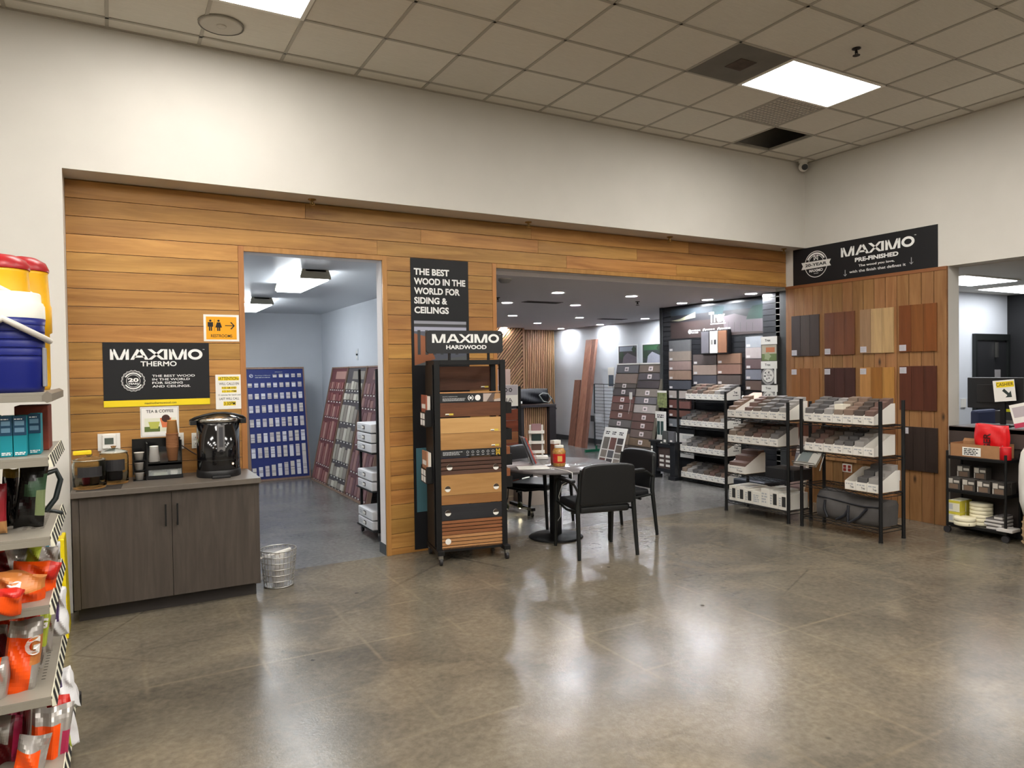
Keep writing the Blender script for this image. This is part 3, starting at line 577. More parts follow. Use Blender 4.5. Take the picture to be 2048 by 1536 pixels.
MB().tube([(-R * 1.26, -.02, .435), (-R * 1.1, -.06, .452), (-R * .7, -.09, .474), (-R * .25, -.1, .488), (R * .25, -.1, .488), (R * .7, -.09, .474), (R * 1.1, -.06, .452), (R * 1.26, -.02, .435)], [.012, .013, .011, .011, .011, .011, .013, .012], 8).box((-R * 1.3, -.055, .40), (-R * 1.0, .03, .436)).box((R * 1.0, -.055, .40), (R * 1.3, .03, .436)).build('lid_handle', blk, t, bevel=.004)
MB().box((-.028, -R - .008, .2), (.028, -R + .012, .40)).build('gauge', mat('gauge_grey', (110, 108, 108), .25), t, bevel=.004); MB().box((-.014, -R - .011, .235), (.014, -R - .0085, .385)).build('sight_glass', mat('sight_dark', (70, 70, 74), .15), t); MB().cyl((0, -R + .005, .205), (0, -R - .03, .19), .016, .013, 12).build('tap', blk, t)
MB().cyl((.085, -R * .84, .1), (.085, -R * .86, .1), .008, n=10).build('indicator_lamp', mat('lamp_glow', (255, 190, 150), .3, emit=1.6, ec=(1, .7, .45)), t); MB().box((.105, -R * .81, .085), (.128, -R * .76, .115)).build('switch', blk, t)
MB().box((-.07, -R * 1.25, .0005), (.06, -R * .93, .02)).build('drip_base', blk, t, bevel=.004)
ca = thing('power_cord', 'dark cord running from the outlet to the black urn', 'cord', (OUT[0], -.012, OUT[1]))
MB().tube([(0, -.03, 0), (.02, -.05, -.012), (.08, -.06, -.06), (.14, -.1, -.1), (ux - OUT[0] - R * .83, uy + .012 + R * .55, -.115)], .0045, 8).build('cable', mat('cord_brown', (50, 26, 22), .5), ca); MB().cyl((0, -.0005, 0), (0, -.034, 0), .013, .009, 12).build('plug', blk, ca)
# wire waste basket
t = thing('waste_basket', 'silver wire waste basket on the floor at the right end of the cabinet', 'waste basket', (1.405, -.375, 0)); m = MB(); r0, r1, h = .112, .138, .285
for i in range(7):
    f = i / 6; r = r0 + (r1 - r0) * f; m.tube([(r * math.cos(a), r * math.sin(a), .006 + f * h) for a in [2 * PI * k / 30 for k in range(30)]], .0035 if i < 6 else .005, 6, closed=True)
for k in range(26): a = 2 * PI * k / 26; m.tube([(r0 * math.cos(a), r0 * math.sin(a), .006), (r1 * math.cos(a), r1 * math.sin(a), .006 + h)], .0022, 5)
m.lathe([(.0001, .004), (r0, .004), (r0, .008)], n=30); m.build('wire_frame', wirewhite, t)
MB().lathe([(r0 * .9, .012), (r0 * .92, .05), (r0 * 1.04, .2), (r1 * .94, .27)], n=24, cap=0).build('liner', mat('liner_film', (210, 210, 212), .3, alpha=.35), t)
tag(MB().lathe([(.045, 0), (.06, .05), (.03, .1), (.05, .13)], n=7).build('crumpled_paper', mat('crumpled', (170, 160, 150), .8), None, loc=(1.405, -.375, .016)), 'crumpled paper inside the wire waste basket', 'paper')
tag(MB().box((-.16, -.012, 0), (.1, .012, .012), 0, Matrix.Translation((1.40, -.40, .262)) @ Matrix.Rotation(-.2, 4, 'Y')).box((-.03, -.004, -.06), (.05, .004, -.005), 0, Matrix.Translation((1.40, -.40, .262))).build('white_strip', paper), 'white strip lying across the wire waste basket', 'strip')
# ================================================================ shelving unit at the left edge
GY0, GY1 = -2.98, -2.19
YY = lambda y: GY0 + (y + 2.25) * .8
shelf_m = mat('shelf_grey', (140, 134, 122), .4, noise=.05, nscale=9); tape_w = mat('tape_white', (226, 222, 200), .6); tape_k = mat('tape_black', (30, 30, 32), .6)
deckz = {}
t = thing('shelving_unit', 'grey metal shop shelving at the left edge with striped shelf edges', 'shelving', (0, 0, 0))
for y in (GY0 + .01, GY1 - .05): MB().box((-.56, y, 0), (-.52, y + .04, 1.95)).build('upright', shelf_m, t)
MB().box((-.52, GY0, .1), (-.508, GY1, 1.93)).build('back_panel', shelf_m, t)
for nm, (px, py) in (('cooler', (96, 785)), ('box', (98.5, 914)), ('pouch', (102.6, 1072.6)), ('pile', (101, 1209)), ('row', (105, 1392)), ('base', (128, 1545))):
    p = at(px, py, 'y', GY0); z = p.z; x = p.x; deckz[nm] = (x, z)
    if nm == 'base': z = max(z, .1); deckz[nm] = (x, z)
    s = MB().box((-.508, GY0, z - .012), (x, GY1, z)).box((-.508, GY0, z - (.035 if nm != 'base' else z - .001)), (x - .004, GY0 + .003, z - .012)).box((-.508, GY1 - .003, z - .035), (x - .004, GY1, z - .012)).build('shelf', shelf_m, t, bevel=.001)
    if nm == 'cooler':
        MB().prism([(x - .004, GY0 - .002, z + .006), (x + .012, GY0 - .002, z - .005), (x + .012, GY0 - .002, z - .035), (x - .004, GY0 - .002, z - .04), (x - .02, GY0 - .002, z - .03), (x - .02, GY0 - .002, z - .012)], (0, GY1 - GY0, 0)).build('price_rail', mat('rail_grey', (120, 112, 100), .45), s)
    else:
        MB().hexa([(x - .002, GY0, z - .04), (x + .014, GY0, z - .04), (x + .014, GY1, z - .04), (x - .002, GY1, z - .04)], [(x - .004, GY0, z + .004), (x - .001, GY0, z + .004), (x - .001, GY1, z + .004), (x - .004, GY1, z + .004)]).build('price_rail', tape_w, s)
        st = MB(); k = 0; n = 8; L = (GY1 - GY0) / n
        for k in range(n):
            y0 = GY0 + k * L; f = lambda u, yy: (x + .0150 - .0150 * u, yy, z - .04 + .0445 * u)
            st.add([f(0, y0), f(0, min(GY1, y0 + L * .55)), f(1, min(GY1, y0 + L * .9)), f(1, y0 + L * .35)], [(0, 1, 2, 3)])
        st.build('striped_tape', tape_k, s); 
    if nm in ('row', 'pouch'):
        m = MB()
        for i in range(3):
            for k in range(13): m.box((x - .05 - .03 * i, GY0 + .2 + .035 * k, z + .0003), (x - .036 - .03 * i, GY0 + .206 + .035 * k, z + .0008))
        m.build('perforations', mat('slot_shadow', (70, 66, 60), .8), s)
# coolers on the top shelf
cz = deckz['cooler'][1] + .001
red_lid = mat('red_lid', (160, 18, 26), .35); yelp = mat('yellow_cooler', (238, 178, 8), .4); bluep = mat('blue_cooler', (14, 28, 112), .35); wlid = mat('cooler_white', (224, 222, 212), .4)
def big_cooler(px_r, y, ytop, label, r=.15):
    y = YY(y); r *= .8; ztop = at(40, ytop, 'y', y).z
    xr = at(px_r, 650, 'y', y).x; x = xr - r; h = ztop - cz; t = thing('drink_cooler', label, 'cooler', (x, y, cz))
    MB().lathe([(.0001, 0), (r * .86, 0), (r * .9, .02), (r * .9, h * .42), (r * .99, h * .43), (r * .99, h * .62), (r * .94, h * .64), (r * .88, h * .86), (r * .9, h * .88), (.0001, h * .88)], n=36).build('body', yelp, t)
    MB().lathe([(r * .93, h * .882), (r * .94, h * .90), (r * .82, h * .95), (r * .5, h * .985), (.0001, h)], n=36).build('lid', red_lid, t)
    MB().tube([(-.04, -r * .9, h * .70), (-.04, -r * 1.08, h * .70), (0, -r * 1.18, h * .74), (.04, -r * 1.08, h * .70), (.04, -r * .9, h * .70)], .012, 8).build('side_handle', wlid, t)
big_cooler(68, -1.71, 509, 'yellow drink cooler with red lid, left one behind the blue cooler', .145)
big_cooler(105, -1.41, 512, 'yellow drink cooler with red lid, right one nearest the white wall', .14)
by = YY(-2.05); r = .158 * .8; bx = at(93, 700, 'y', by).x - r; hb = at(60, 588, 'y', by).z - cz
t = thing('drink_cooler', 'blue drink cooler with white lid and swing handle on the top shelf', 'cooler', (bx, by, cz))
m = MB().lathe([(.0001, 0), (r * .9, 0), (r * .94, .02), (r * .97, hb * .3)], n=40)
for i in range(5): z = hb * (.34 + .08 * i); m.lathe([(r * .97, hb * .3 + .0001 if i == 0 else z - hb * .05), (r * .975, z), (r * .965, z + .003), (r * .965, z + .007), (r * .98, z + .01)], n=40)
m.lathe([(r * .98, hb * .675), (r, hb * .74), (.0001, hb * .74)], n=40); m.build('body', bluep, t)
MB().lathe([(r, hb * .741), (r * .99, hb * .87), (r * .96, hb * .885), (r * .95, hb * .9), (r * .90, hb * .91), (r * .89, hb * .985), (r * .86, hb), (.0001, hb)], n=40).build('lid', wlid, t)
hp = []
for i in range(13):
    a = PI * i / 12; hp.append((-r * 1.09 * math.cos(a), -r * 1.12 * math.sin(a), hb * (.52 + .20 * (1 - abs(math.cos(a))))))
MB().tube(hp, .012, 10).build('handle', mat('handle_white', (206, 200, 192), .45), t)
MB().box((r * .9, -.05, .02), (r * 1.0, .02, hb * .45)).build('side_label', mat('silver_tag', (150, 150, 154), .4), t, bevel=.004)
# teal boxes on the second shelf
bz = deckz['box'][1] + .001; teal = mat('teal_carton', (0, 134, 148), .55); navy = mat('navy_carton', (8, 62, 92), .55); win = mat('carton_window', (104, 142, 168), .5)
def teal_box(x0, x1, ytop, y, label):
    y = YY(y)
    a = at(x0, 900, 'y', y).x; b = at(x1, 900, 'y', y).x; h = at(40, ytop, 'y', y).z - bz; W = b - a; t = thing('carton', label, 'box', (a, y, bz), 0, 'teal cartons on the second shelf')
    MB().box((0, 0, 0), (W, .1, h)).build('box', teal, t, bevel=.002)
    m = MB(); rect(m, 0, h * .52, W, h, -.0008); m.build('dark_band', navy, t)
    for zz in (.60, .77): m = MB(); rect(m, W * .12, h * zz, W * .84, h * (zz + .11), -.0014); m.build('window', win, t)
    m = MB(); line_text(m, W * .12, h * .04, W * .9, h * .12, -.001, 0, 2, int(x0)); line_text(m, W * .1, h * .91, W * .7, h * .95, -.0014, 0, 1, 3); m.build('print', wtxt, t)
teal_box(-26, -2, 831, -2.14, 'teal carton cut by the left edge of the view'); teal_box(0, 25.5, 832, -2.14, 'teal carton in the middle of the second shelf'); teal_box(27, 54, 832, -2.14, 'teal carton second from the open end of the shelf'); teal_box(57.5, 82.5, 829, -2.07, 'teal carton set back nearest the open end of the shelf')
def pillow(W, H, Tk, seed, zones, wr=.012, nu=16, nv=20):
    """sealed packet: rim pinched flat, faces wrinkled; zones: f(u,v) -> material index"""
    r_ = random.Random(seed); ph = [(r_.uniform(2, 7), r_.uniform(2, 7), r_.uniform(0, 6), r_.uniform(.3, 1)) for _ in range(5)]
    def srf(u, v, s):
        e = max(0, (1 - abs(u) ** 3.0)) ** .55 * max(0, (1 - abs(v) ** 2.6)) ** .6
        n = sum(a * math.sin(p * u + q * v + c + s) for p, q, c, a in ph) * wr * (.35 + e * .65) * (0 if max(abs(u), abs(v)) > .999 else 1)
        x = W / 2 * u * (1 - .10 * (1 - abs(v)) * 0 - .06 * abs(v) ** 3 * 0 + .05 * math.sin(3 * v + ph[0][2])); z = H / 2 * v * (1 + .04 * math.sin(2.5 * u + ph[1][2]))
        return Vector((x, s * (Tk / 2 * e) + n, z))
    mb = MB()
    for s in (-1, 1):
        vs = [srf(-1 + 2 * i / nu, -1 + 2 * j / nv, s) for j in range(nv + 1) for i in range(nu + 1)]
        for j in range(nv):
            for i in range(nu):
                f = [j * (nu + 1) + i, j * (nu + 1) + i + 1, (j + 1) * (nu + 1) + i + 1, (j + 1) * (nu + 1) + i]
                q = [vs[k] for k in f]; mb.add(q if s < 0 else q[::-1], [(0, 1, 2, 3)], zones(-1 + 2 * (i + .5) / nu, -1 + 2 * (j + .5) / nv), True)
    return mb, srf
orange = mat('orange_foil', (246, 84, 8), .32); silverf = mat('silver_foil', (176, 170, 164), .25, .35); amber = mat('amber_foil', (206, 128, 66), .3); redf = mat('red_foil', (198, 36, 24), .32); maroon = mat('maroon_foil', (98, 22, 26), .3); limef = mat('lime_foil', (176, 190, 60), .3); whitef = mat('white_foil', (226, 226, 228), .35); logo_w = mat('logo_white', (244, 242, 238), .5); purplef = mat('purple_print', (70, 50, 96), .4); tealf = mat('teal_print', (40, 140, 168), .4); magf = mat('magenta_foil', (176, 44, 84), .35)
def drink_bag(box_px, Y, tk, rot, mats, zones, label, logo=None, seed=1):
    Y = YY(Y); tk *= .8; x0, y0, x1, y1 = box_px; a = at(x0, y0, 'y', Y); b = at(x1, y1, 'y', Y); W = b.x - a.x; H = a.z - b.z
    if rot[2] == 9: W, H = H, W; rot = (rot[0], PI / 2, 0)
    t = thing('powder_bag', label, 'drink powder bag', ((a.x + b.x) / 2, Y, (a.z + b.z) / 2), 0, 'bags of drink powder on the shelves'); t.rotation_euler = rot
    mb, srf = pillow(W, H, tk, seed, zones); mb.build('pouch', mats, t)
    if logo:
        u0, v0, u1, v1 = logo; vs, fs, _ = text_polys('G', .05); m = MB(); P = []
        for u, v in vs: q = srf(u0 + (u1 - u0) * u, v0 + (v1 - v0) * v, -1); P.append(q + Vector((0, -.006, 0)))
        m.add(P, fs); m.build('logo', logo_w, t)
Z1 = lambda u, v: 1 if v > .55 else 0
Z2 = lambda u, v: 2 if u > .45 else (1 if v > .62 else 0)
Z3 = lambda u, v: 1 if abs(v) < .35 else 0
Z4 = lambda u, v: 1 if v > .1 and u < .3 else (2 if u > .5 else 0)
B = drink_bag
B((62, 1086, 119, 1122), -1.55, .12, (0, .1, 0), [whitef, redf, tealf], lambda u, v: 1 if u + v < -.3 else (2 if abs(u - .1) < .15 else 0), 'white, blue and red powder bag at the back of the crowded shelf', None, 2)
B((48, 1096, 116, 1140), -1.72, .11, (.2, .22, 0), [limef, silverf, whitef], lambda u, v: 1 if u > -.1 and v > -.3 else 0, 'lime and silver powder bag lying behind the orange ones', None, 3)
B((-22, 1092, 32, 1150), -1.80, .13, (0, -.2, 0), [maroon, redf, silverf], Z2, 'dark maroon powder bag at the left of the crowded shelf', None, 4)
B((22, 1126, 117, 1184), -1.95, .11, (.25, .2, 0), [orange, redf, whitef], lambda u, v: 1 if u > .55 and v > .1 else 0, 'orange powder bag with a red corner lying across the crowded shelf', None, 5)
B((-30, 1150, 92, 1204), -2.13, .10, (.3, .18, 0), [orange, amber, silverf], lambda u, v: 1 if v > .15 else 0, 'orange and amber powder bag with a white letter, over the shelf edge', (-.35, .1, .18, .8), 6)
B((-40, 1180, 46, 1226), -2.27, .08, (.3, .2, 0), [orange, redf, whitef], Z1, 'orange powder bag hanging over the near shelf edge at the left', None, 7)
B((8, 1246, 82, 1391), -2.06, .13, (-.08, .12, .1), [orange, silverf, amber], lambda u, v: 1 if v > .62 else (2 if u > .42 and v > -.1 else (1 if u > .55 else 0)), 'upright orange powder bag with a big white letter, on the fifth shelf', (.0, .15, .85, .62), 8)
B((-44, 1322, 20, 1404), -2.12, .12, (-.05, .1, 0), [orange, silverf, amber], lambda u, v: 1 if u > .4 else 0, 'upright orange powder bag cut by the left edge of the view', None, 9)
B((38, 1226, 97, 1330), -1.86, .10, (-.05, .18, .1), [redf, limef, silverf], lambda u, v: 1 if u > .1 and v > -.2 else (2 if u > .2 else 0), 'red and lime powder bag standing behind the upright orange one', (.15, .45, .8, .8), 10)
B((66, 1212, 110, 1300), -1.70, .10, (0, .1, 0), [redf, silverf, whitef], lambda u, v: 1 if u > .4 else 0, 'red powder bag with silver edge behind the lime one', None, 11)
B((96, 1176, 136, 1268), -1.48, .11, (0, -.05, -.2), [whitef, purplef, redf], lambda u, v: 1 if abs(u - .1) < .28 and -.3 < v < .5 and (u + v) > -.1 else (2 if u < -.75 else 0), 'white powder bag with purple print at the far end of the fifth shelf', None, 12)
B((-20, 1254, 18, 1330), -1.80, .10, (0, 0, 0), [maroon, silverf, redf], Z1, 'maroon powder bag in the shadow at the left of the fifth shelf', None, 13)
B((22, 1482, 92, 1600), -2.14, .12, (-.15, .2, .05), [orange, silverf, amber], lambda u, v: 1 if v > .55 or u > .5 else 0, 'orange and silver powder bag at the front of the bottom shelf', None, 14)
B((56, 1424, 142, 1560), -2.0, .14, (-.1, .12, .15), [orange, silverf, magf], lambda u, v: 2 if u > .55 and v < .4 else (1 if v > .6 or u > .35 else 0), 'orange, silver and magenta powder bag on the bottom shelf', None, 15)
B((98, 1396, 152, 1490), -1.85, .12, (0, -.15, -.1), [limef, whitef, redf], lambda u, v: 2 if v > .6 else (1 if u > .5 else 0), 'lime powder bag with a white letter, bulging past the bottom shelf', (-.6, -.1, .35, .65), 16)
B((110, 1338, 153, 1416), -1.66, .12, (0, -.2, -.2), [whitef, tealf, purplef], lambda u, v: 1 if v < -.1 and u < .3 else (2 if v > .35 and u < .1 else 0), 'white and teal powder bag at the far end of the bottom shelf', (-.6, -.5, .1, .1), 17)
B((-24, 1440, 44, 1530), -1.95, .12, (-.1, .1, 0), [maroon, silverf, magf], Z4, 'maroon and silver powder bag at the left of the bottom shelf', None, 18)
B((8, 1084, 74, 1142), -1.50, .11, (0, .1, 0), [silverf, maroon, redf], lambda u, v: 1 if u < -.2 and v < .2 else 0, 'silver and maroon powder bag deep in the crowded shelf', None, 24)
B((-10, 1212, 60, 1262), -1.62, .11, (0, .1, 0), [orange, redf, silverf], Z1, 'orange powder bag in the shadow behind the lime one', None, 25)
B((0, 1420, 60, 1500), -1.72, .11, (0, .1, 0), [silverf, magf, maroon], Z4, 'silver and magenta powder bag at the back of the bottom shelf', None, 26)
p = at(156, 1398, 'y', YY(-1.6)); tag(MB().box((-.012, -.02, -.03), (.014, .02, .03)).build('black_clip', blk, None, bevel=.006, loc=p), 'black clip on the white bag beyond the bottom shelf', 'clip')
# third shelf
pz = deckz['pouch'][1] + .001
def pouch(x0, y0, x1, Y, tk, rx, ry, mats, zones, label, seed, extra=None):
    Y = YY(Y); tk *= .8
    a = at(x0, y0, 'y', Y); b = at(x1, y0, 'y', Y); W = b.x - a.x; H = a.z - pz
    t = thing('hydration_pouch', label, 'pouch', ((a.x + b.x) / 2, Y, pz + H / 2), 0, 'pouches on the third shelf'); t.rotation_euler = (rx, ry, 0); mb, srf = pillow(W, H, tk, seed, zones, .006); mb.build('pouch', mats, t)
    return t, W, H, srf
bkf = mat('black_foil', (20, 20, 20), .22); grn = mat('green_print', (58, 92, 66), .4); pale = mat('palm_print', (128, 142, 98), .5)
t, W, H, srf = pouch(32, 931, 90, -1.95, .09, -.05, .10, [bkf, grn, pale], lambda u, v: 2 if u > .35 and -.6 < v < .2 and (u - .3) > (v + .3) * .3 else (1 if u > -.5 and .05 < v < .5 + .2 * u else 0), 'black pouch with green print standing on the third shelf', 21)
m = MB(); m.tube([(W * .3, .02, H * .33), (W * .75, .05, H * .40), (W * .95, .05, H * .25), (W * .85, .03, -H * .05), (W * .55, .02, -H * .25)], .011, 8).tube([(W * .45, .04, -H * .25), (W * .85, .06, -H * .27), (W * 1.15, .05, -H * .30)], .008, 8); m.build('carry_loop', mat('loop_black', (26, 34, 36), .3), t)
pouch(2, 938, 34, -1.88, .08, -.05, .05, [bkf, mat('gold_print', (150, 124, 50), .5), whitef], lambda u, v: 1 if v > .72 else (2 if .45 < v < .55 else 0), 'black pouch with a gold header, left of the green printed pouch', 22)
pouch(-26, 968, 12, -2.06, .07, -.05, .0, [mat('red_pouch', (150, 34, 44), .3), mat('tan_pouch', (178, 130, 80), .4), whitef], lambda u, v: 1 if v < -.45 else 0, 'red and tan pouch cut by the left edge of the view', 23)
# kraft packaging behind the teal cartons
a = at(28, 813, 'y', YY(-1.86)); b = at(96, 813, 'y', YY(-1.86))
t = thing('snack_carton', 'rust-brown carton behind the teal cartons', 'box', (a.x, YY(-1.86), bz)); MB().box((0, 0, 0), (b.x - a.x, .2, a.z - bz)).build('box', mat('rust_carton', (112, 44, 26), .7, noise=.25, nscale=14), t, bevel=.003); rect(MB(), .02, .02, b.x - a.x - .02, .14, -.0008).build('panel', mat('rust_dark', (52, 30, 34), .6), t)
# yellow folded floor sign leaning between shelving and cabinet
t = thing('floor_sign', 'yellow folded plastic floor sign between the shelving and the cabinet', 'floor sign', (0, 0, 0)); yf = mat('yellow_sign', (228, 204, 8), .4)
for i, (x0, x1, y, ztop, n) in enumerate(((-.078, -.058, -.62, .62, 'rear_panel'), (-.036, -.012, -.70, .64, 'front_panel'))):
    MB().hexa([(x0 + .01, y - .16, .001), (x1 + .01, y - .16, .001), (x1 + .01, y + .16, .001), (x0 + .01, y + .16, .001)], [(x0 - .005, y - .12, ztop), (x1 - .005, y - .12, ztop), (x1 - .005, y + .12, ztop), (x0 - .005, y + .12, ztop)]).build(n, yf, t, bevel=.006)
MB().box((-.085, -.74, .60), (-.018, -.6, .625)).build('hinge_cap', yf, t, bevel=.005)
# ================================================================ hardwood sample rack beside the pillar
def onplane(px, py, P, n):
    d = FW + RT * ((px - 1024) / FPX) - UP * ((py - 768) / FPX); P = Vector(P); n = Vector(n)
    return CAMPOS + d * ((P - CAMPOS).dot(n) / d.dot(n))
ang = math.atan2(-.121, .653); RK = (2.715, -.50, 0); RW, RD, RH = .665, .33, 1.785
t = thing('sample_rack', 'black rolling rack of hardwood boards with a MAXIMO HARDWOOD header sign', 'display rack', RK, ang)
ps = .05; x0, x1 = .03, RW - .03
for x in (x0, x1):
    for y in (.02, RD - .02): MB().box((x - ps / 2, y - ps / 2, .11), (x + ps / 2, y + ps / 2, RH)).build('post', blk_metal, t, bevel=.002)
for y in (.02, RD - .02): MB().box((x0, y - .02, RH - .04), (x1, y + .02, RH)).build('top_rail', blk_metal, t); MB().box((x0, y - .02, .1), (x1, y + .02, .135)).build('bottom_rail', blk_metal, t)
for x in (x0, x1):
    MB().box((x - .02, .02, RH - .04), (x + .02, RD - .02, RH)).build('side_rail', blk_metal, t); MB().box((x - .03, -.07, .085), (x + .03, RD + .07, .125)).build('foot', blk_metal, t, bevel=.003)
    for y in (-.05, RD + .05):
        c = MB().box((x - .018, y - .018, .055), (x + .018, y + .018, .085)).build('caster_fork', alum, t); MB().cyl((x - .012, y, .033), (x + .012, y, .033), .033, n=18).build('wheel', mat('caster_rubber', (40, 38, 40), .6), c)
def rk(y): return (1125 - y) / 226.5
def woodb(nm, c1, c2, **k): return wood(nm, c1, c2, 'X', .45, .03, 0, **k)
oakl = woodb('light_oak_board', (188, 144, 88), (206, 164, 108)); oak = woodb('oak_board', (154, 112, 64), (182, 138, 86), knots=.8); oakd = woodb('dark_oak_board', (132, 90, 50), (154, 108, 64)); brownb = woodb('brown_board', (78, 46, 30), (112, 70, 46)); ipe = woodb('ipe_board', (70, 48, 40), (94, 66, 54)); cedar = woodb('cedar_board', (118, 72, 44), (146, 94, 60)); cedarl = woodb('pale_cedar_board', (160, 112, 70), (186, 138, 94)); blackb = woodb('black_board', (34, 34, 38), (46, 46, 50)); backb = woodb('mahogany_board', (76, 44, 30), (100, 62, 42))
L0, L1 = x0 + .024, x1 - .024
def board(ya, yb, m, name='sample_board', groove=0):
    za, zb = rk(yb) + .001, rk(ya) - .001; b = MB()
    if groove:
        n = groove; h = (zb - za) / n
        b.box((L0, .016, za), (L1, .022, zb), 1)
        for i in range(n): b.box((L0, 0, za + i * h + (0 if i == 0 else .004)), (L1, .016, za + (i + 1) * h - .003))
        return b.build(name, [m, mat('groove_dark', (36, 24, 18), .8)], t, bevel=.001)
    return b.box((L0, 0, za), (L1, .022, zb)).build(name, m, t, bevel=.001)
MB().box((L0, RD - .03, rk(783)), (L1, RD - .015, rk(733))).build('back_board', backb, t)
board(784, 787, cedarl, 'edge_strip')
hd = mat('header_strip_black', (26, 27, 30), .5)
s1 = board(787.5, 805.5, hd, 'header_strip'); za, zb = rk(805.5), rk(787.5); h = zb - za
l = MB(); letters(l, 'EXOTIC HARDWOOD', L0 + .025, za + h * .62, L0 + .16, za + h * .72, -.001); line_text(l, L0 + .025, za + h * .18, L0 + .23, za + h * .52, -.001, 0, 3, 5); l.build('small_print', greytxt, s1)
l = MB(); ring(l, L0 + .28, za + h * .5, .02, .026, -.001, 0, 24, 0, 0, 1, 2.0, 4.28); ring(l, L0 + .28, za + h * .5, .02, .026, -.001, 0, 24, 0, 0, 1, -1.14, 1.14); ring(l, L0 + .28, za + h * .5, 0, .012, -.001, 0, 16); l.build('laurel_badge', wtxt, s1); ring(MB(), L0 + .345, za + h * .5, 0, .026, -.001, 0, 24, .04, 12).build('white_badge', wtxt, s1)
p = MB(); XA, XB = L0 + .395, L1; rect(p, XA, za + .004, XB, zb - .004, -.001, 0); p.poly([(XA + .03, -.0014, za + .004), (XA + .08, -.0014, zb - .004), (XA + .11, -.0014, zb - .004), (XA + .1, -.0014, za + .004)], 1); p.poly([(XA + .09, -.0014, za + .02), (XB, -.0014, za + .03), (XB, -.0014, zb - .004), (XA + .11, -.0014, zb - .004)], 2); p.build('picture', [mat('deck_pale', (178, 164, 156)), mat('deck_dark', (92, 78, 72)), mat('deck_tan', (168, 128, 90))], s1)
board(805.5, 834, brownb); board(836, 866.5, oakl); board(866.5, 899.5, oak)
s2 = board(899.5, 915, hd, 'info_strip'); za, zb = rk(915), rk(899.5); h = zb - za
line_text(MB(), L0 + .02, za + h * .3, L0 + .2, za + h * .8, -.001, 0, 3, 9).build('small_print', greytxt, s2)
for i in range(6):
    ic = MB(); cx = L0 + .245 + i * .047; ring(ic, cx, za + h * .62, .008, .012, -.001, 0, 14, .1, (3, 5, 4, 6, 7, 2)[i]); rect(ic, cx - .012, za + h * .2, cx + .012, za + h * .28, -.001); ic.build('icon', greytxt, s2)
g = MB(); cx = L1 - .03
for s in (-1, 1): g.poly([(cx + s * .018, -.001, za + h * .1), (cx + s * .018, -.001, za + h * .9), (cx + s * .012, -.001, za + h * .9), (cx + s * .012, -.001, za + h * .1)]); g.poly([(cx - s * .014, -.001, za + h * .85), (cx - s * .008, -.001, za + h * .85), (cx + s * .014, -.001, za + h * .15), (cx + s * .008, -.001, za + h * .15)])
g.build('gold_emblem', mat('gold_print_bright', (220, 178, 40), .5), s2)
board(916, 949, ipe, groove=4); board(949, 990, oak); board(990, 1009, oakd); board(1010, 1040, blackb); board(1040, 1069, cedar, groove=4); board(1069, 1098, cedarl, groove=4)
for fx, y, k in ((.90, 777, 1), (.15, 829, 0), (.89, 863, 0), (.90, 894, 0)):
    X = L0 + fx * (L1 - L0); z = rk(y); yy = -.003 if not k else RD - .034
    tg = MB().box((X - .036, yy, z - .006), (X + .036, yy + .002, z + .01)).build('name_tag', mat('tag_yellow', (214, 186, 70), .6), t); rect(MB(), X - .036, z - .004, X - .002, z + .0085, yy - .001).build('tag_text', white, tg); rect(MB(), X - .034, z - .0055, X - .004, z - .001, yy - .0015).build('tag_line', ink, tg)
for fx, y in ((.14, 934), (.905, 938), (.105, 977), (.905, 978), (.105, 1025), (.895, 1030), (.1, 1082)):
    X = L0 + fx * (L1 - L0); z = rk(y); full = y == 1082
    kn = ring(MB(), X, z, 0, .026, -.0035, 0, 24).prism([(X + .026 * math.cos(a), -.003, z + .026 * math.sin(a)) for a in [2 * PI * k / 24 for k in range(24)]], (0, .003, 0)).build('round_badge', white, t)
    if not full: MB().poly([(X + .0262 * math.cos(a), -.0045, z + .0262 * math.sin(a)) for a in [PI * k / 12 for k in range(13)]]).build('badge_top', mat('badge_dark', (60, 48, 38), .5), kn)
# header sign on two short brackets
P = Matrix.Rotation(ang, 4, 'Z') @ Vector((0, 0, 0)); sx0, sx1, sz0, sz1 = -.055, .64, 1.845, 2.045; rr_ = .03
def rounded(x0, z0, x1, z1, r, y): 
    o = []
    for cx, cz, a in ((x1 - r, z1 - r, 0), (x0 + r, z1 - r, PI / 2), (x0 + r, z0 + r, PI), (x1 - r, z0 + r, 1.5 * PI)): o += [(cx + r * math.cos(a + k * PI / 12), y, cz + r * math.sin(a + k * PI / 12)) for k in range(7)]
    return o
MB().prism(rounded(sx0, sz0, sx1, sz1, rr_, .0), (0, .045, 0)).build('header_sign', hd, t, bevel=.003); sg = t.children[-1]
for o_ in t.children:
    if o_.name.startswith('header_sign'): sg = o_
W = sx1 - sx0; H = sz1 - sz0; l = logo_word(MB(), sx0 + .07 * W, sz0 + .46 * H, sx0 + .95 * W, sz0 + .84 * H, -.0012); letters(l, 'HARDWOOD', sx0 + .25 * W, sz0 + .18 * H, sx0 + .78 * W, sz0 + .36 * H, -.0012, 0, .03); letters(l, 'TM', sx0 + .955 * W, sz0 + .82 * H, sx0 + .97 * W, sz0 + .84 * H, -.0012); l.build('lettering', wtxt, sg)
for x in (.14, .50): MB().box((x, .01, RH - .005), (x + .02, .03, sz0 + .01)).build('sign_bracket', blk_metal, t)
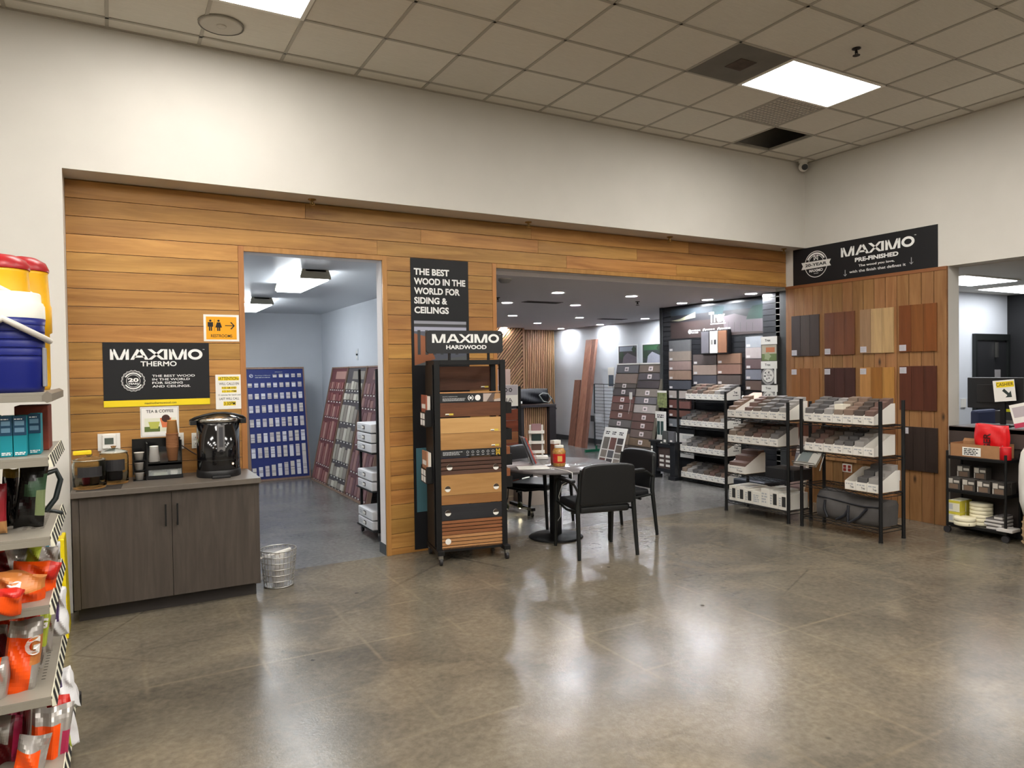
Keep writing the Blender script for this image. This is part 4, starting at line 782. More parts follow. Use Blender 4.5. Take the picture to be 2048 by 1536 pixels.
# literature holders on the left side (facing left) and chip pockets on the right side
MB().box((-.006, .02, .14), (.0, RD - .02, RH - .04)).build('side_panel', blk_metal, t)
pap = [mat('leaflet_red', (158, 88, 66), .6), mat('leaflet_white', (226, 220, 210), .7), mat('leaflet_tan', (170, 120, 90), .6)]
for z, nm in ((1.33, 'upper'), (.83, 'lower')):
    hb = MB().box((-.065, .05, z - .13), (-.007, RD - .06, z - .125)).box((-.067, .05, z - .13), (-.063, RD - .06, z + .0)).box((-.065, .05, z - .13), (-.007, .054, z + .02)).box((-.065, RD - .064, z - .13), (-.007, RD - .06, z + .02)).build('leaflet_holder', blk_metal, t)
    for i in range(2):
        for j in range(2): MB().box((-.0695, .075 + i * .095, z - .118 + j * .058), (-.0675, .145 + i * .095, z - .07 + j * .058)).build('holder_window', paper, hb)
for z, lab, mm in ((1.21, 'red-brown leaflets in the upper holder on the left side of the hardwood rack', (0, 1)), (.71, 'tan and white leaflets in the lower holder on the left side of the hardwood rack', (2, 1))):
    tt = thing('leaflet_stack', lab, 'leaflets', Vector(RK) + Matrix.Rotation(ang, 3, 'Z') @ Vector((-.055, .07, z)), ang); MB().box((0, 0, 0), (.012, .2, .27)).build('cover', pap[mm[0]], tt); MB().box((.013, .002, 0), (.04, .198, .26)).build('pages', pap[mm[1]], tt); rect(MB(), 0, 0, .01, .01, -.001)
    MB().box((-.0015, .02, .15), (-.0005, .17, .19)).build('cover_title', pap[1], tt); MB().box((-.0015, .02, .02), (-.0005, .17, .1)).build('cover_photo', mat('leaflet_photo', (120, 78, 52), .6), tt)
chipm = [woodb('chip_brown', (130, 76, 46), (160, 100, 64)), woodb('chip_tan', (170, 118, 78), (190, 140, 98)), woodb('chip_red', (112, 58, 40), (136, 76, 54))]
for z in (1.37, 1.13, .90, .70):
    MB().box((RW - .0, .03, z - .07), (RW + .004, RD - .05, z + .07)).box((RW + .004, .03, z - .07), (RW + .06, .034, z + .03)).box((RW + .004, RD - .054, z - .07), (RW + .06, RD - .05, z + .03)).box((RW + .004, .034, z - .07), (RW + .06, RD - .054, z - .064)).box((RW + .056, .034, z - .064), (RW + .06, RD - .054, z + .03)).build('chip_pocket', blk_metal, t)
for z, w_ in ((.90, 'third'), (.70, 'lowest')):
    for i in range(3):
        q = Vector(RK) + Matrix.Rotation(ang, 3, 'Z') @ Vector((RW + .012, .05 + i * .07, z - .063)); tag(MB().box((0, 0, 0), (.035, .055, .16)).build('wood_chip', chipm[i], None, bevel=.001, loc=q, rz=ang), '%s wood chip from the front in the %s right-hand pocket of the hardwood rack' % (NTH[i], w_), 'wood sample', 'wood chips in the rack pockets')

# ================================================================ restroom hall displays
bluep2 = mat('navy_board', (18, 36, 104), .6); framew = wood('display_frame', (118, 96, 80), (142, 118, 100), 'Z', .6, .05); chip_w = [mat('sample_white', (220, 218, 224), .6), mat('sample_pale', (204, 196, 196), .6), mat('sample_warm', (214, 206, 198), .6)]
bt = thing('moulding_board', 'navy blue display board with rows of white moulding samples', 'display board', (2.16, 5.39, 0)); bt.rotation_euler = (-.2, 0, 0); BW, BH = .885, 1.80
MB().box((0, 0, 0), (BW, .03, BH)).build('board', bluep2, bt)
f = MB().box((-.05, -.012, 0), (0, .09, BH + .03)).box((BW, -.012, 0), (BW + .02, .09, BH + .03)).box((0, -.012, BH), (BW, .09, BH + .03)).box((0, -.012, -.0), (BW, -.001, .035)); f.build('frame', framew, bt)
rr = random.Random(5); rows = [(1.66, .055, 4), (1.50, .075, 0), (1.31, .095, 0), (1.09, .125, 0), (.86, .14, 0), (.615, .155, 0), (.37, .175, 0), (.075, .19, 0)]
for ri, (z, h, st) in enumerate(rows):
    for i in range(st, 9):
        x = .012 + i * .0975; hh = h * (1 + .03 * (i - 4)) * (1.25 if ri == 7 and i == 8 else 1) * (1 + (.2 * (i - 4) / 5 if ri == 7 else 0)); b = MB().box((x, -.012, z), (x + .06, -.0005, z + hh))
        s_ = b.build('moulding_sample', chip_w[(i + ri * 2) % 3], bt, bevel=.002); m = MB(); k = rr.randint(1, 4)
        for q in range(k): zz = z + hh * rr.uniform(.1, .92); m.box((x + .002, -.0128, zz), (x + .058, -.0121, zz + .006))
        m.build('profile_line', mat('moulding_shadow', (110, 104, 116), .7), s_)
l = MB(); letters(l, 'Mouldings & Millwork', .13, 1.685, .37, 1.705, -.001); letters(l, 'SPECIALTY', .44, 1.745, .56, 1.757, -.001); line_text(l, .13, 1.655, .36, 1.675, -.001, 0, 1, 2); l.build('lettering', greytxt, bt); ring(MB(), .07, 1.69, .022, .028, -.001, 0, 20).poly([(.05, -.0012, 1.69), (.085, -.0012, 1.70), (.085, -.0012, 1.695), (.05, -.0012, 1.68)]).build('emblem', wtxt, bt)
def carton_panel(y1, y0, cols, label, seed, dark=0):
    """leaning display of moulding cuts along the hall's right wall; local x runs towards the doorway"""
    L = y1 - y0; t = thing('moulding_display', label, 'display board', (3.03, y1, .0), -PI / 2, 'leaning moulding displays'); r_ = random.Random(seed)
    tilt = Matrix.Rotation(-math.atan2(.37, 1.77), 4, 'X'); Hh = 1.815
    MB(tilt).box((0.012, 0, 0), (L - .012, .02, Hh)).build('panel', cols[0], t); MB(tilt).box((0, -.015, 0), (.014, .045, Hh)).box((L - .014, -.015, 0), (L, .045, Hh)).box((.014, -.015, 0), (L - .014, -.0005, .03)).box((.014, -.01, Hh - .02), (L - .014, .045, Hh)).build('frame', framew, t)
    z = Hh - .22; first = 1
    MB(tilt).box((L * .32, -.004, Hh - .19), (L * .92, -.0005, Hh - .07)).build('title_card', cols[2], t)
    while z > .12:
        h = r_.uniform(.07, .26) * (1 + (Hh - z) * .35); h = min(h, z - .05); n = r_.choice((5, 6, 7)); 
        if h < .05: break
        for i in range(n):
            w_ = (L - .1) / n; hh = h * r_.uniform(.72, 1); q = MB(tilt).box((.05 + i * w_ + .008, -.016, z - h), (.05 + (i + 1) * w_ - .012 * r_.uniform(.6, 2), -.0005, z - h + hh)); q.build('moulding_cut', cols[1 + (i + int(z * 10)) % (len(cols) - 1)], t)
        m = MB(tilt)
        for i in range(n): m.box((.05 + (i + .35) * (L - .1) / n, -.006, z - h - .03), (.05 + (i + .65) * (L - .1) / n, -.0005, z - h - .012))
        m.build('price_stickers', white, t); z -= h + .055
redc = [mat('maroon_board', (98, 52, 54), .6), mat('cut_red', (136, 84, 80), .6), mat('cut_pale', (168, 128, 118), .6), mat('cut_rose', (122, 72, 72), .6)]; dk = [mat('taupe_board', (74, 68, 70), .6), mat('cut_grey', (166, 160, 146), .6), mat('cut_stone', (140, 132, 122), .6), mat('cut_white', (196, 190, 176), .6)]; rd2 = [mat('plum_board', (96, 62, 66), .6), mat('cut_mauve', (126, 92, 92), .6), mat('cut_rose2', (146, 110, 104), .6), mat('cut_dusk', (108, 76, 80), .6)]
carton_panel(5.18, 4.30, redc, 'leaning maroon moulding display at the far end of the restroom hall', 3)
carton_panel(4.29, 3.40, dk, 'leaning grey moulding display between the maroon and plum ones', 8)
carton_panel(3.39, 2.42, rd2, 'leaning plum moulding display nearest the hall doorway', 12)
# rack of white sample cases just inside the doorway
t = thing('case_rack', 'narrow black rolling rack with white sample cases inside the restroom doorway', 'display rack', (2.575, .60, 0))
for y in (0, .56): 
    MB().box((-.012, y - .012, .08), (.012, y + .012, 1.72)).build('post', blk_metal, t); MB().box((.7, y - .012, .08), (.724, y + .012, 1.72)).build('post', blk_metal, t)
    c = MB().box((-.01, y - .01, .05), (.01, y + .01, .08)).build('caster_fork', alum, t); MB().cyl((-.012, y - .02, .028), (.012, y - .02, .028), .028, n=14).build('wheel', mat('caster_rubber'), c)
MB().box((.012, .01, .1), (.7, .03, 1.72)).build('wood_back', wood('rack_back_wood', (128, 76, 40), (150, 94, 54), 'Z', .5, .05), t); MB().box((-.012, .0, .08), (.724, .56, .1)).build('base_shelf', blk_metal, t)
for z in (.88, .495, .1): MB().box((-.06, .012, z - .012), (.7, .548, z - .001)).build('shelf', blk_metal, t)
case_m = mat('case_white', (212, 212, 214), .5)
spots = [(.88, 3, 'top'), (.495, 2, 'middle'), (.101, 2, 'bottom')]
for z0, n, nm in spots:
    for k in range(n):
        h = .088; z = z0 + k * (h + .012) + .0; q = thing('sample_case', '%s white sample case from the bottom on the %s shelf of the case rack' % (NTH[k], nm), 'sample case', (2.575 - .055, .645, z), 0, 'white sample cases on the case rack')
        MB().box((0, 0, 0), (.3, .46, h)).build('case', case_m, q, bevel=.008); MB().box((-.005, .2, h * .32), (-.0005, .27, h * .74)).build('handle_plate', ink, q); MB().box((-.012, .205, h * .4), (-.0055, .265, h * .66)).build('handle', white, q); line_text(MB(Matrix.Rotation(-PI / 2, 4, 'Z')), -.42, h * .3, -.31, h * .7, -.0015, 0, 2, k).build('case_print', greytxt, q)
a = at(700, 716, 'x', RX)
for i, (px, py) in enumerate(((715, 704), (715, 714))):
    a = at(px, py, 'x', RX); tt = thing('wall_switch', ('upper' if i == 0 else 'lower') + ' faint white switch plate on the hall wall over the moulding displays', 'switch', (RX - .0005, a.y + .06, a.z), -PI / 2, 'hall switch plates'); MB().box((0, -.006, -.05), (.1, 0, .05)).build('plate', mat('switch_white', (200, 204, 208), .5), tt); MB().box((.03, -.010, -.02), (.07, -.0065, .02)).build('toggle', white, tt)
# ================================================================ round table, chairs
t = thing('round_table', 'round grey-topped pedestal table in front of the wide opening', 'table', (4.155, -.20, 0))
MB().lathe([(.0001, 0), (.27, 0), (.275, .006), (.26, .018), (.06, .034), (.05, .04), (.0001, .04)], n=48).build('base', blk_metal, t); MB().box((-.045, -.045, .035), (.045, .045, .71)).build('column', mat('column_black', (28, 30, 32), .4), t, bevel=.006); MB().lathe([(.0001, .7), (.555, .708), (.57, .714), (.57, .736), (.567, .74), (.0001, .74)], n=64).build('table_top', mat('table_grey', (112, 107, 108), .22, noise=.05, nscale=20), t); MB().box((.046, -.02, .5), (.05, .02, .56)).build('cable_clip', mat('clip_tan', (150, 130, 100), .6), t)
fab = mat('chair_vinyl', (22, 23, 25), .42, noise=.06, nscale=40); legm = mat('chair_leg', (14, 18, 18), .4)
def make_chair(label, x, y, rz):
    t = thing('guest_chair', label, 'chair', (x, y, 0), rz, 'black guest chairs at the round table')
    # local: front is +y
    m = MB(); n = 8
    MB().hexa([(-.25, -.24, .395), (.25, -.24, .395), (.26, .25, .41), (-.26, .25, .41)], [(-.25, -.24, .47), (.25, -.24, .47), (.26, .25, .485), (-.26, .25, .485)]).build('seat', fab, t, bevel=.03, seg=4)
    b = MB(); N = 9; back = []
    for j in range(7):
        v = j / 6; z = .475 + .375 * v; rowf = []; rowb = []
        for i in range(N):
            u = -1 + 2 * i / (N - 1); w_ = .262 * (1 - .10 * max(0, v - .6) ** 1.5 * 3) ; curve = -.035 * u * u
            y0 = -.255 - .07 * v - curve * -1; thick = .035 if 0 < j < 6 else .03
            zz = z - (.022 * abs(u) ** 4 if j == 6 else 0)
            rowf.append((u * w_, y0 + thick + .03 * u * u, zz)); rowb.append((u * w_, y0 - thick * .6 + .03 * u * u, zz))
        back.append((rowf, rowb))
    vs = [p for f, bk in back for p in f + bk]; S2 = 2 * N; fs = []
    for j in range(6):
        for i in range(N - 1):
            a = j * S2 + i; fs += [(a, a + S2, a + S2 + 1, a + 1)]; c = j * S2 + N + i; fs += [(c, c + 1, c + S2 + 1, c + S2)]
        fs += [(j * S2, j * S2 + N, j * S2 + S2 + N, j * S2 + S2), (j * S2 + N - 1, j * S2 + S2 + N - 1, j * S2 + S2 + 2 * N - 1, j * S2 + 2 * N - 1)]
    for i in range(N - 1): fs += [(i, i + 1, N + i + 1, N + i), (6 * S2 + i, 6 * S2 + N + i, 6 * S2 + N + i + 1, 6 * S2 + i + 1)]
    b.add(vs, fs, 0, True).build('backrest', fab, t, bevel=.018, seg=4); MB().box((-.05, -.292, .66), (-.015, -.288, .664)).build('stitch_tab', mat('tab_grey', (110, 110, 112), .5), t)
    for s in (-1, 1):
        MB().tube([(s * .27, .19, .655), (s * .275, .235, .64), (s * .278, .25, .6), (s * .285, .28, 0.004)], [.018, .020, .021, .015], 10).build('leg', legm, t)
        MB().tube([(s * .25, -.285, .80), (s * .265, -.27, .6), (s * .275, -.25, .47), (s * .285, -.30, .003)], [.013, .019, .022, .016], 10).build('leg', legm, t)
        MB().tube([(s * .272, -.262, .60), (s * .274, -.18, .655), (s * .272, .0, .662), (s * .27, .19, .655)], .014, 10).build('arm_tube', legm, t); MB().box((s * .272 - .026, -.15, .664), (s * .272 + .026, .17, .69)).build('arm_pad', mat('arm_pad_black', (18, 18, 20), .5), t, bevel=.01)
        MB().tube([(s * .277, .252, .44), (s * .275, 0, .40), (s * .275, -.25, .42)], .012, 8).build('seat_rail', legm, t)
    MB().tube([(-.275, -.1, .385), (.275, -.1, .385)], .012, 8).build('cross_bar', legm, t)
    return t
make_chair('black guest chair with its back to the viewer, nearest of the three', 4.172, -.84, -.205)
make_chair('black guest chair at the right side of the table, facing left', 4.76, -.40, PI / 2)
make_chair('black guest chair on the far side of the table, behind the column', 4.34, .44, PI + .48)
# things on the table
TZ = .7405
t = thing('snack_jar', 'plastic snack jar with red label and white lid on the round table', 'jar', (4.10, -.36, TZ)); MB().lathe([(.0001, 0), (.058, 0), (.062, .01), (.062, .12), (.066, .13), (.066, .145), (.05, .17), (.042, .18), (.0001, .18)], n=32).build('jar', mat('jar_snack', (176, 132, 70), .25, noise=.35, nscale=70), t); MB().lathe([(.0630, .035), (.0632, .036), (.0632, .122), (.0630, .123)], n=32, cap=0).build('label', mat('label_red', (186, 26, 20), .4), t); MB().lathe([(.044, .18), (.046, .182), (.046, .2), (.044, .204), (.0001, .204)], n=28).build('lid', white, t)
m = MB()
for i in range(6): a = 3.9 + i * .12; m.add([(.0637 * math.cos(a + d), .0637 * math.sin(a + d), z) for d, z in ((0, .05), (.12, .05), (.12, .105), (0, .105))], [(0, 1, 2, 3)], 0, True)
m.build('label_panel', mat('label_tan', (214, 170, 90), .4), t)
t = thing('tea_box', 'small brown and white box standing behind the snack jar', 'box', (4.17, -.18, TZ), .1); MB().box((-.035, -.03, 0), (.035, .03, .235)).build('box', mat('tea_brown', (130, 76, 46), .6), t, bevel=.002); MB().box((-.036, -.032, .2), (.05, .031, .236)).box((.0352, -.028, 0), (.05, .028, .1995)).build('white_flap', white, t); rect(MB(), -.036, .0, .036, .05, -.0315).build('white_base', white, t)
acrc = mat('acrylic_holder', (236, 240, 244), .04, alpha=.28)
t = thing('brochure_holder', 'tilted clear brochure holder with red-edged leaflets on the round table', 'brochure holder', (3.985, -.155, TZ), -.35)
M_ = Matrix.Rotation(-.38, 4, 'Y'); 
MB(M_ @ Matrix.Translation((0, 0, .03))).box((-.055, -.10, .0), (-.05, .1, .30)).box((-.055, -.1, 0), (.0, .1, .004)).box((-.004, -.1, 0), (.0, .1, .12)).build('holder', acrc, t); MB(M_ @ Matrix.Translation((0, 0, .03))).box((-.048, -.092, .006), (-.034, .092, .285)).build('leaflets', mat('leaflet_slate', (84, 88, 102), .4), t); MB(M_ @ Matrix.Translation((0, 0, .03))).box((-.033, -.092, .006), (-.024, .092, .28)).build('red_edge', mat('leaflet_scarlet', (196, 62, 44), .5), t); MB().box((-.09, -.1, 0), (.03, .1, .004)).build('foot', acrc, t)
t = thing('sample_stand', 'white tiered sample stand at the far edge of the round table', 'display stand', (4.22, .26, TZ), -.5)
MB().box((-.09, -.06, 0), (.12, .08, .03)).build('base', white, t, bevel=.004); MB().box((-.075, .03, .03), (-.055, .045, .36)).box((.055, .03, .03), (.075, .045, .36)).build('uprights', white, t)
for z in (.06, .16, .27): MB().box((-.085, -.01, z), (.085, .028, z + .03)).build('tray', white, t)
for z, c in ((.19, 'green'), (.30, 'mauve'), (.09, 'brown')): MB().box((-.05, .0, z), (.05, .016, z + .075)).build('swatch', mat('swatch_' + c, dict(green=(30, 50, 46), mauve=(150, 116, 120), brown=(96, 72, 62))[c], .5), t)
tag(MB().box((-.16, -.11, 0), (.16, .11, .018)).build('closed_book', mat('book_grey', (170, 160, 160), .5), None, bevel=.002, loc=(3.75, -.07, TZ), rz=.1), 'grey closed book at the left edge of the round table', 'book')
tag(MB().box((-.15, -.1, 0), (.15, .1, .012)).build('white_tablet', white, None, bevel=.004, loc=(3.80, -.35, TZ), rz=-.4), 'white tablet lying on the left side of the round table', 'tablet')
tag(MB().tube([(3.925, -.42, TZ + .006), (3.95, -.46, TZ + .008), (3.955, -.72, TZ + .006), (3.955, -.80, TZ - .004), (3.955, -.80, .68), (3.96, -.62, .60), (3.99, -.45, .35), (4.04, -.36, .16), (4.17, -.27, .22), (4.175, -.23, .5)], .0035, 6).build('white_cable', white), 'thin white cable hanging from the tablet down beside the table column', 'cable')
# second hardwood rack in the opening behind the table
w2 = .60; R2 = (at(1041, 850, 'y', 1.06).x - .62, 1.06, 0); t = thing('sample_rack', 'second black hardwood rack with red-brown boards, half hidden behind the first', 'display rack', R2, -.03)
for x in (0, w2): MB().box((x - .02, 0, .1), (x + .02, .04, 1.50)).build('post', blk_metal, t); MB().box((x - .025, -.30, .07), (x + .025, .25, .105)).build('foot', blk_metal, t); c = MB().box((x - .012, -.285, .045), (x + .012, -.255, .07)).build('caster_fork', alum, t); MB().cyl((x - .01, -.27, .026), (x + .01, -.27, .026), .026, n=14).build('wheel', mat('caster_rubber'), c)
MB().box((.02, .0, 1.47), (w2 - .02, .04, 1.50)).build('top_rail', blk_metal, t)
redb = woodb('jatoba_board', (100, 46, 28), (134, 66, 42)); zz = .30
for i in range(7): MB().box((.022, .0, zz), (w2 - .022, .03, zz + .13)).build('sample_board', (redb, backb, oakd, redb, cedar, redb, redb)[i], t, bevel=.001); zz += .134
cd_ = MB().box((.3, -.02, 1.27), (w2 - .03, -.002, 1.52)).build('header_card', paper, t); letters(MB(), 'AIA', .34, 1.315, .5, 1.365, -.0215, 0, .01).build('lettering', mat('grey_print', (120, 116, 112), .6), cd_)
p = MB(); rect(p, .305, 1.40, w2 - .035, 1.515, -.0212, 0)
for i in range(3): ring(p, .35 + .06 * i, 1.46, .012, .024, -.0216, 1, 18, .12, 5)
p.build('card_picture', [mat('card_grey', (176, 170, 176), .6), mat('card_dark', (60, 56, 58), .6)], cd_)
# clip lamps on the floor glow
for i, (px, py, lab) in enumerate(((1013, 1014, 'glowing clip lamp at the left, low beside the hardwood rack'), (1040, 1012, 'glowing clip lamp at the right, low behind the table column'))):
    a = at(px, py, 'y', .95); tt = thing('clip_lamp', lab, 'lamp', a, 0, 'small clip lamps near the floor'); MB().lathe([(.03, -.02), (.034, .01), (.02, .045), (.0001, .05)], n=16, cap=0).build('shade', mat('lamp_olive', (70, 74, 40), .5), tt); MB().sphere((0, 0, -.006), .022, 12).build('bulb', mat('bulb_glow', (255, 240, 190), .5, emit=30, ec=(1, .86, .55)), tt); MB().tube([(0, 0, .05), (.03, .02, .1), (.07 * (-1) ** i, .06, .3)], .006, 6).build('arm', blk_metal, tt)
a = at(1070, 1016, 'z', 0); tt = thing('carton', 'pale carton on the floor behind the far chair', 'box', (4.86, 1.5, 0), -.15); MB().box((-.2, -.15, 0), (.16, .15, .30)).build('box', mat('pale_carton', (178, 166, 156), .7), tt, bevel=.003); MB().box((-.2, -.152, .28), (.16, .152, .315)).build('lid', paper, tt)
tt = thing('carton', 'beige carton on the floor behind the clip lamps', 'box', (4.42, 1.62, 0), .05); MB().box((-.2, -.14, 0), (.2, .14, .24)).build('box', mat('beige_carton', (150, 132, 116), .7), tt, bevel=.003); MB().box((-.2, -.1405, .11), (.2, -.1402, .13)).build('tape', mat('tape_tan', (176, 158, 130), .5), tt)
# ================================================================ sample room
slatw = wood('tan_slats', (150, 112, 80), (186, 146, 110), 'Z', .5, .14, .01); slatd = mat('slat_backing', (50, 34, 26), .8)
# upright slats on the back wall, diagonal slats on the box in front of it
m = MB().box((8.62, 8.58, 0), (WX, 8.74, ZT), 1); x = 8.64
while x < WX - .02: m.box((x, 8.545, 0), (x + .03, 8.58, ZT)); x += .052
struct('wall_slats_upright', m, [slatw, slatd], bevel=.002)
m = MB().box((7.2, 8.0, 0), (8.62, 8.5, ZT), 1).box((8.575, 7.965, 0), (8.62, 8.0, ZT), 0)
c0 = -2.9
while c0 < 2.0:        # line z = (x - 7.2) * 1.15 + c0 clipped to the panel
    pts = []
    for xx in (7.2, 8.57):
        pts.append((xx, (xx - 7.2) * 1.15 + c0 + 1.2))
    (xa, za), (xb, zb) = pts
    if za < 0: xa += (0 - za) / 1.15; za = 0
    if zb > ZT: xb -= (zb - ZT) / 1.15; zb = ZT
    if xb - xa > .05: m.bar((xa, 7.98, za), (xb, 7.98, zb), .036, .03, 0, (0, 1, 0))
    c0 += .088
struct('wall_slats_diagonal', m, [slatw, slatd])
tag(MB().box((7.84, 7.90, 0), (8.2, 7.94, 1.72)).build('pale_panel', mat('pale_pink_board', (206, 178, 162), .6), None, bevel=.002), 'pale plain board standing in front of the diagonal slat wall', 'board')
# dark desk with slatted front
t = thing('reception_desk', 'dark narrow desk with a slatted front, under the black bag', 'desk', (0, 0, 0)); dk_m = mat('desk_dark', (54, 50, 52), .35); a = at(1108, 808, 'y', 5.7); DZ = a.z
MB().box((7.10, 5.68, DZ - .05), (7.99, 6.15, DZ)).build('desk_top', dk_m, t, bevel=.003)
for x in (7.10, 7.84): MB().box((x, 5.69, 0), (x + .15, 6.14, DZ - .05)).build('side_panel', dk_m, t)
m = MB().box((7.25, 5.80, .02), (7.84, 5.82, DZ - .05), 1); x = 7.26
while x < 7.82: m.box((x, 5.775, .02), (x + .026, 5.80, DZ - .05)); x += .045
m.build('slatted_front', [slatw, slatd], t)
t = thing('sling_bag', 'lumpy black bag lying on the dark desk', 'bag', (7.52, 5.9, DZ + .001)); bgm = mat('bag_black', (20, 22, 30), .55, noise=.15, nscale=12)
mb, _ = pillow(.86, .30, .26, 31, lambda u, v: 0, .016); M0 = Matrix.Translation((0, 0, .16)); b2 = MB(M0); b2.add(mb.v, mb.f, 0, True); b2.build('bag', bgm, t)
MB().tube([(.12, -.15, .18), (.2, -.17, .06), (.34, -.16, .03), (.42, -.12, .1), (.36, -.1, .2), (.22, -.12, .22), (.12, -.15, .18)], .012, 6).build('handle_loop', mat('bag_strap', (150, 154, 150), .6), t); MB().tube([(.2, -.05, .235), (.34, -.08, .22), (.44, -.1, .12), (.45, -.2, -.03), (.46, -.245, -.10)], .012, 6).build('shoulder_strap', bgm, t); MB().box((-.44, -.17, .03), (-.28, -.13, .075)).build('label', paper, t)
# leaning redwood planks
rw = wood('redwood_plank', (126, 82, 64), (156, 108, 88), 'Z', .6, .06); rw2 = wood('dark_redwood_plank', (92, 58, 46), (122, 80, 64), 'Z', .6, .06)
def plank(pb, pt, w_, th, m, label, faces=1):
    b = at(*pb, 'z', 0); tpt = at(*pt, 'x', WX - .06); t = thing('plank', label, 'plank', b, 0, 'planks leaning on the white wall'); d = tpt - b
    if faces == 2: MB().hexa([(0, 0, 0), (th, -.05, 0), (th, w_, 0), (0, w_ + .02, 0)], [Vector(p) + d for p in ((0, 0, 0), (th, -.05, 0), (th, w_, 0), (0, w_ + .02, 0))]).build('face_board', m, t); MB().hexa([(.0, -.02, 0), (.0, -.16, 0), (th, -.18, 0), (th, -.06, 0)], [Vector(p) + d for p in ((.0, -.02, 0), (.0, -.16, 0), (th, -.18, 0), (th, -.06, 0))]).build('side_board', rw2, t)
    else: MB().hexa([(0, 0, 0), (th, 0, 0), (th, w_, 0), (0, w_, 0)], [Vector(p) + d for p in ((0, 0, 0), (th, 0, 0), (th, w_, 0), (0, w_, 0))]).build('board', m, t)
plank((1161, 895), (1183, 679), .20, .05, rw, 'tall redwood plank leaning on the white wall', 2)
plank((1147, 892), (1160, 760), .22, .04, rw2, 'short dark redwood plank left of the tall one')
# black grid panel on green feet
t = thing('grid_panel', 'black wire grid panel on green feet beside the leaning planks', 'display grid', (8.92, 4.75, 0)); z0, z1 = .12, at(1190, 768, 'x', 8.92).z; gm = mat('grid_dark', (30, 40, 44), .5)
m = MB().bar((0, 0, z0), (0, 0, z1), .02, .02).bar((0, .92, z0), (0, .92, z1), .02, .02)
for i in range(20): z = z0 + (z1 - z0) * i / 19; m.tube([(0, 0, z), (0, .92, z)], .005 if 0 < i < 19 else .008, 6)
for y in (.3, .6): m.tube([(0.006, y, z0), (0.006, y, z1)], .004, 6)
m.build('grid', gm, t); gf = mat('green_foot', (16, 104, 74), .5)
for y in (.05, .87): MB().bar((-.28, y, .03), (.24, y, .03), .04, .05).bar((0, y, .03), (0, y, .13), .03, .03).build('foot', gf, t)
MB().box((-.05, .62, .62), (-.012, .9, .78)).build('literature_pocket', acrc, t); MB().box((-.06, .84, .62), (-.055, .98, .74)).build('black_tag', ink, t)
# two leaning boards of decking samples
def strip(c): return mat('deck_%d_%d_%d' % c, c, .6, noise=.05, nscale=18)
tilt = math.atan2(.35, 1.75)
def deck_column(y0, rows, label, frame):
    t = thing('sample_column', label, 'display board', (7.76, y0, 0), -PI / 2, 'leaning decking sample boards'); M_ = Matrix.Rotation(-tilt, 4, 'X'); Wd, Hh = .62, 1.79
    MB(M_).box((0, .0, .02), (Wd, .03, Hh)).build('backing', mat('backing_taupe', (104, 98, 90), .6), t); MB(M_).box((0, -.02, Hh - .0), (Wd, .03, Hh + .025)).build('cap_strip', white, t)
    if frame: MB(M_).box((Wd - .05, -.025, .02), (Wd, .03, Hh)).build('side_rail', mat('rail_olive', (96, 90, 78), .6), t)
    Z = lambda y: Hh * (938 - y) / (938 - 729.5)
    for i, (ya, yb, c, tg) in enumerate(rows):
        s = MB(M_).box((.012, -.022, Z(yb) + .003), (Wd - (.06 if frame else .015), -.0005, Z(ya) - .003)).build('decking_strip', strip(c), t, bevel=.002)
        if tg: zc = (Z(ya) + Z(yb)) / 2; x = .3; k = MB(M_).box((x - .05, -.026, zc - .035), (x + .05, -.0225, zc + .035)).build('name_card', mat('card_white', (224, 212, 212), .6), s); MB(M_).box((x - .025, -.0275, zc - .02), (x + .025, -.0265, zc + .012)).build('card_print', mat('grey_print'), k)
    for x in (.04, Wd - .06): MB().box((x, .34, 0), (x + .03, .37, 1.45)).build('rear_strut', mat('backing_taupe'), t)
deck_column(3.845, [(730.5, 747, (98, 96, 100), 1), (748, 768, (126, 108, 98), 0), (768.5, 777.5, (84, 76, 70), 1), (778, 793, (72, 64, 64), 1), (794, 808, (110, 72, 66), 1), (808.5, 824, (98, 72, 66), 1), (824.5, 841, (100, 70, 62), 1), (842, 857, (100, 96, 94), 1), (857.5, 868, (72, 66, 66), 1), (868.5, 890, (126, 110, 94), 0), (891, 912, (96, 84, 78), 0), (913, 934, (82, 74, 70), 0)], 'left leaning board of decking strips, in front of the white wall', 0)
deck_column(3.215, [(730.5, 746, (110, 96, 86), 1), (747, 761, (74, 68, 72), 1), (762, 777, (62, 54, 56), 0), (778, 793.5, (130, 120, 112), 1), (794, 808, (100, 96, 98), 1), (809, 825.5, (168, 160, 154), 1), (826, 842, (94, 70, 64), 1), (842.5, 858, (92, 68, 62), 1), (858.5, 874, (100, 86, 80), 1), (874.5, 890, (110, 92, 74), 1), (891, 906, (80, 72, 66), 1), (907, 934, (110, 100, 90), 0)], 'right leaning board of decking strips, nearest the black slatwall', 1)
t = thing('swatch_board', 'white swatch board with three columns of chips leaning on the decking boards', 'display board', (7.38, 3.55, 0), -PI / 2); M_ = Matrix.Rotation(-.30, 4, 'X'); sh = .74
MB(M_).box((0, 0, 0), (.60, .015, sh)).build('board', white, t, bevel=.003); sw = [(112, 106, 98), (132, 122, 112), (104, 70, 62), (92, 90, 92), (70, 64, 64), (96, 84, 74)]
for i in range(3):
    zz = sh - .17
    for j in range(6): h = (.2, .12, .07, .07, .07, .05)[j] * (1 if i < 2 or j else .5); z1_ = zz; zz -= h + .02; (MB(M_).box((.05 + i * .185, -.006, max(.01, zz + .02)), (.2 + i * .185, -.0005, z1_)).build('swatch', strip(sw[(j + i * 2) % 6]), t) if z1_ > .05 else None)
l = MB(M_)
for i in range(3): line_text(l, .06 + i * .18, sh - .12, .17 + i * .18, sh - .06, -.001, 0, 2, i)
l.build('headings', ink, t)
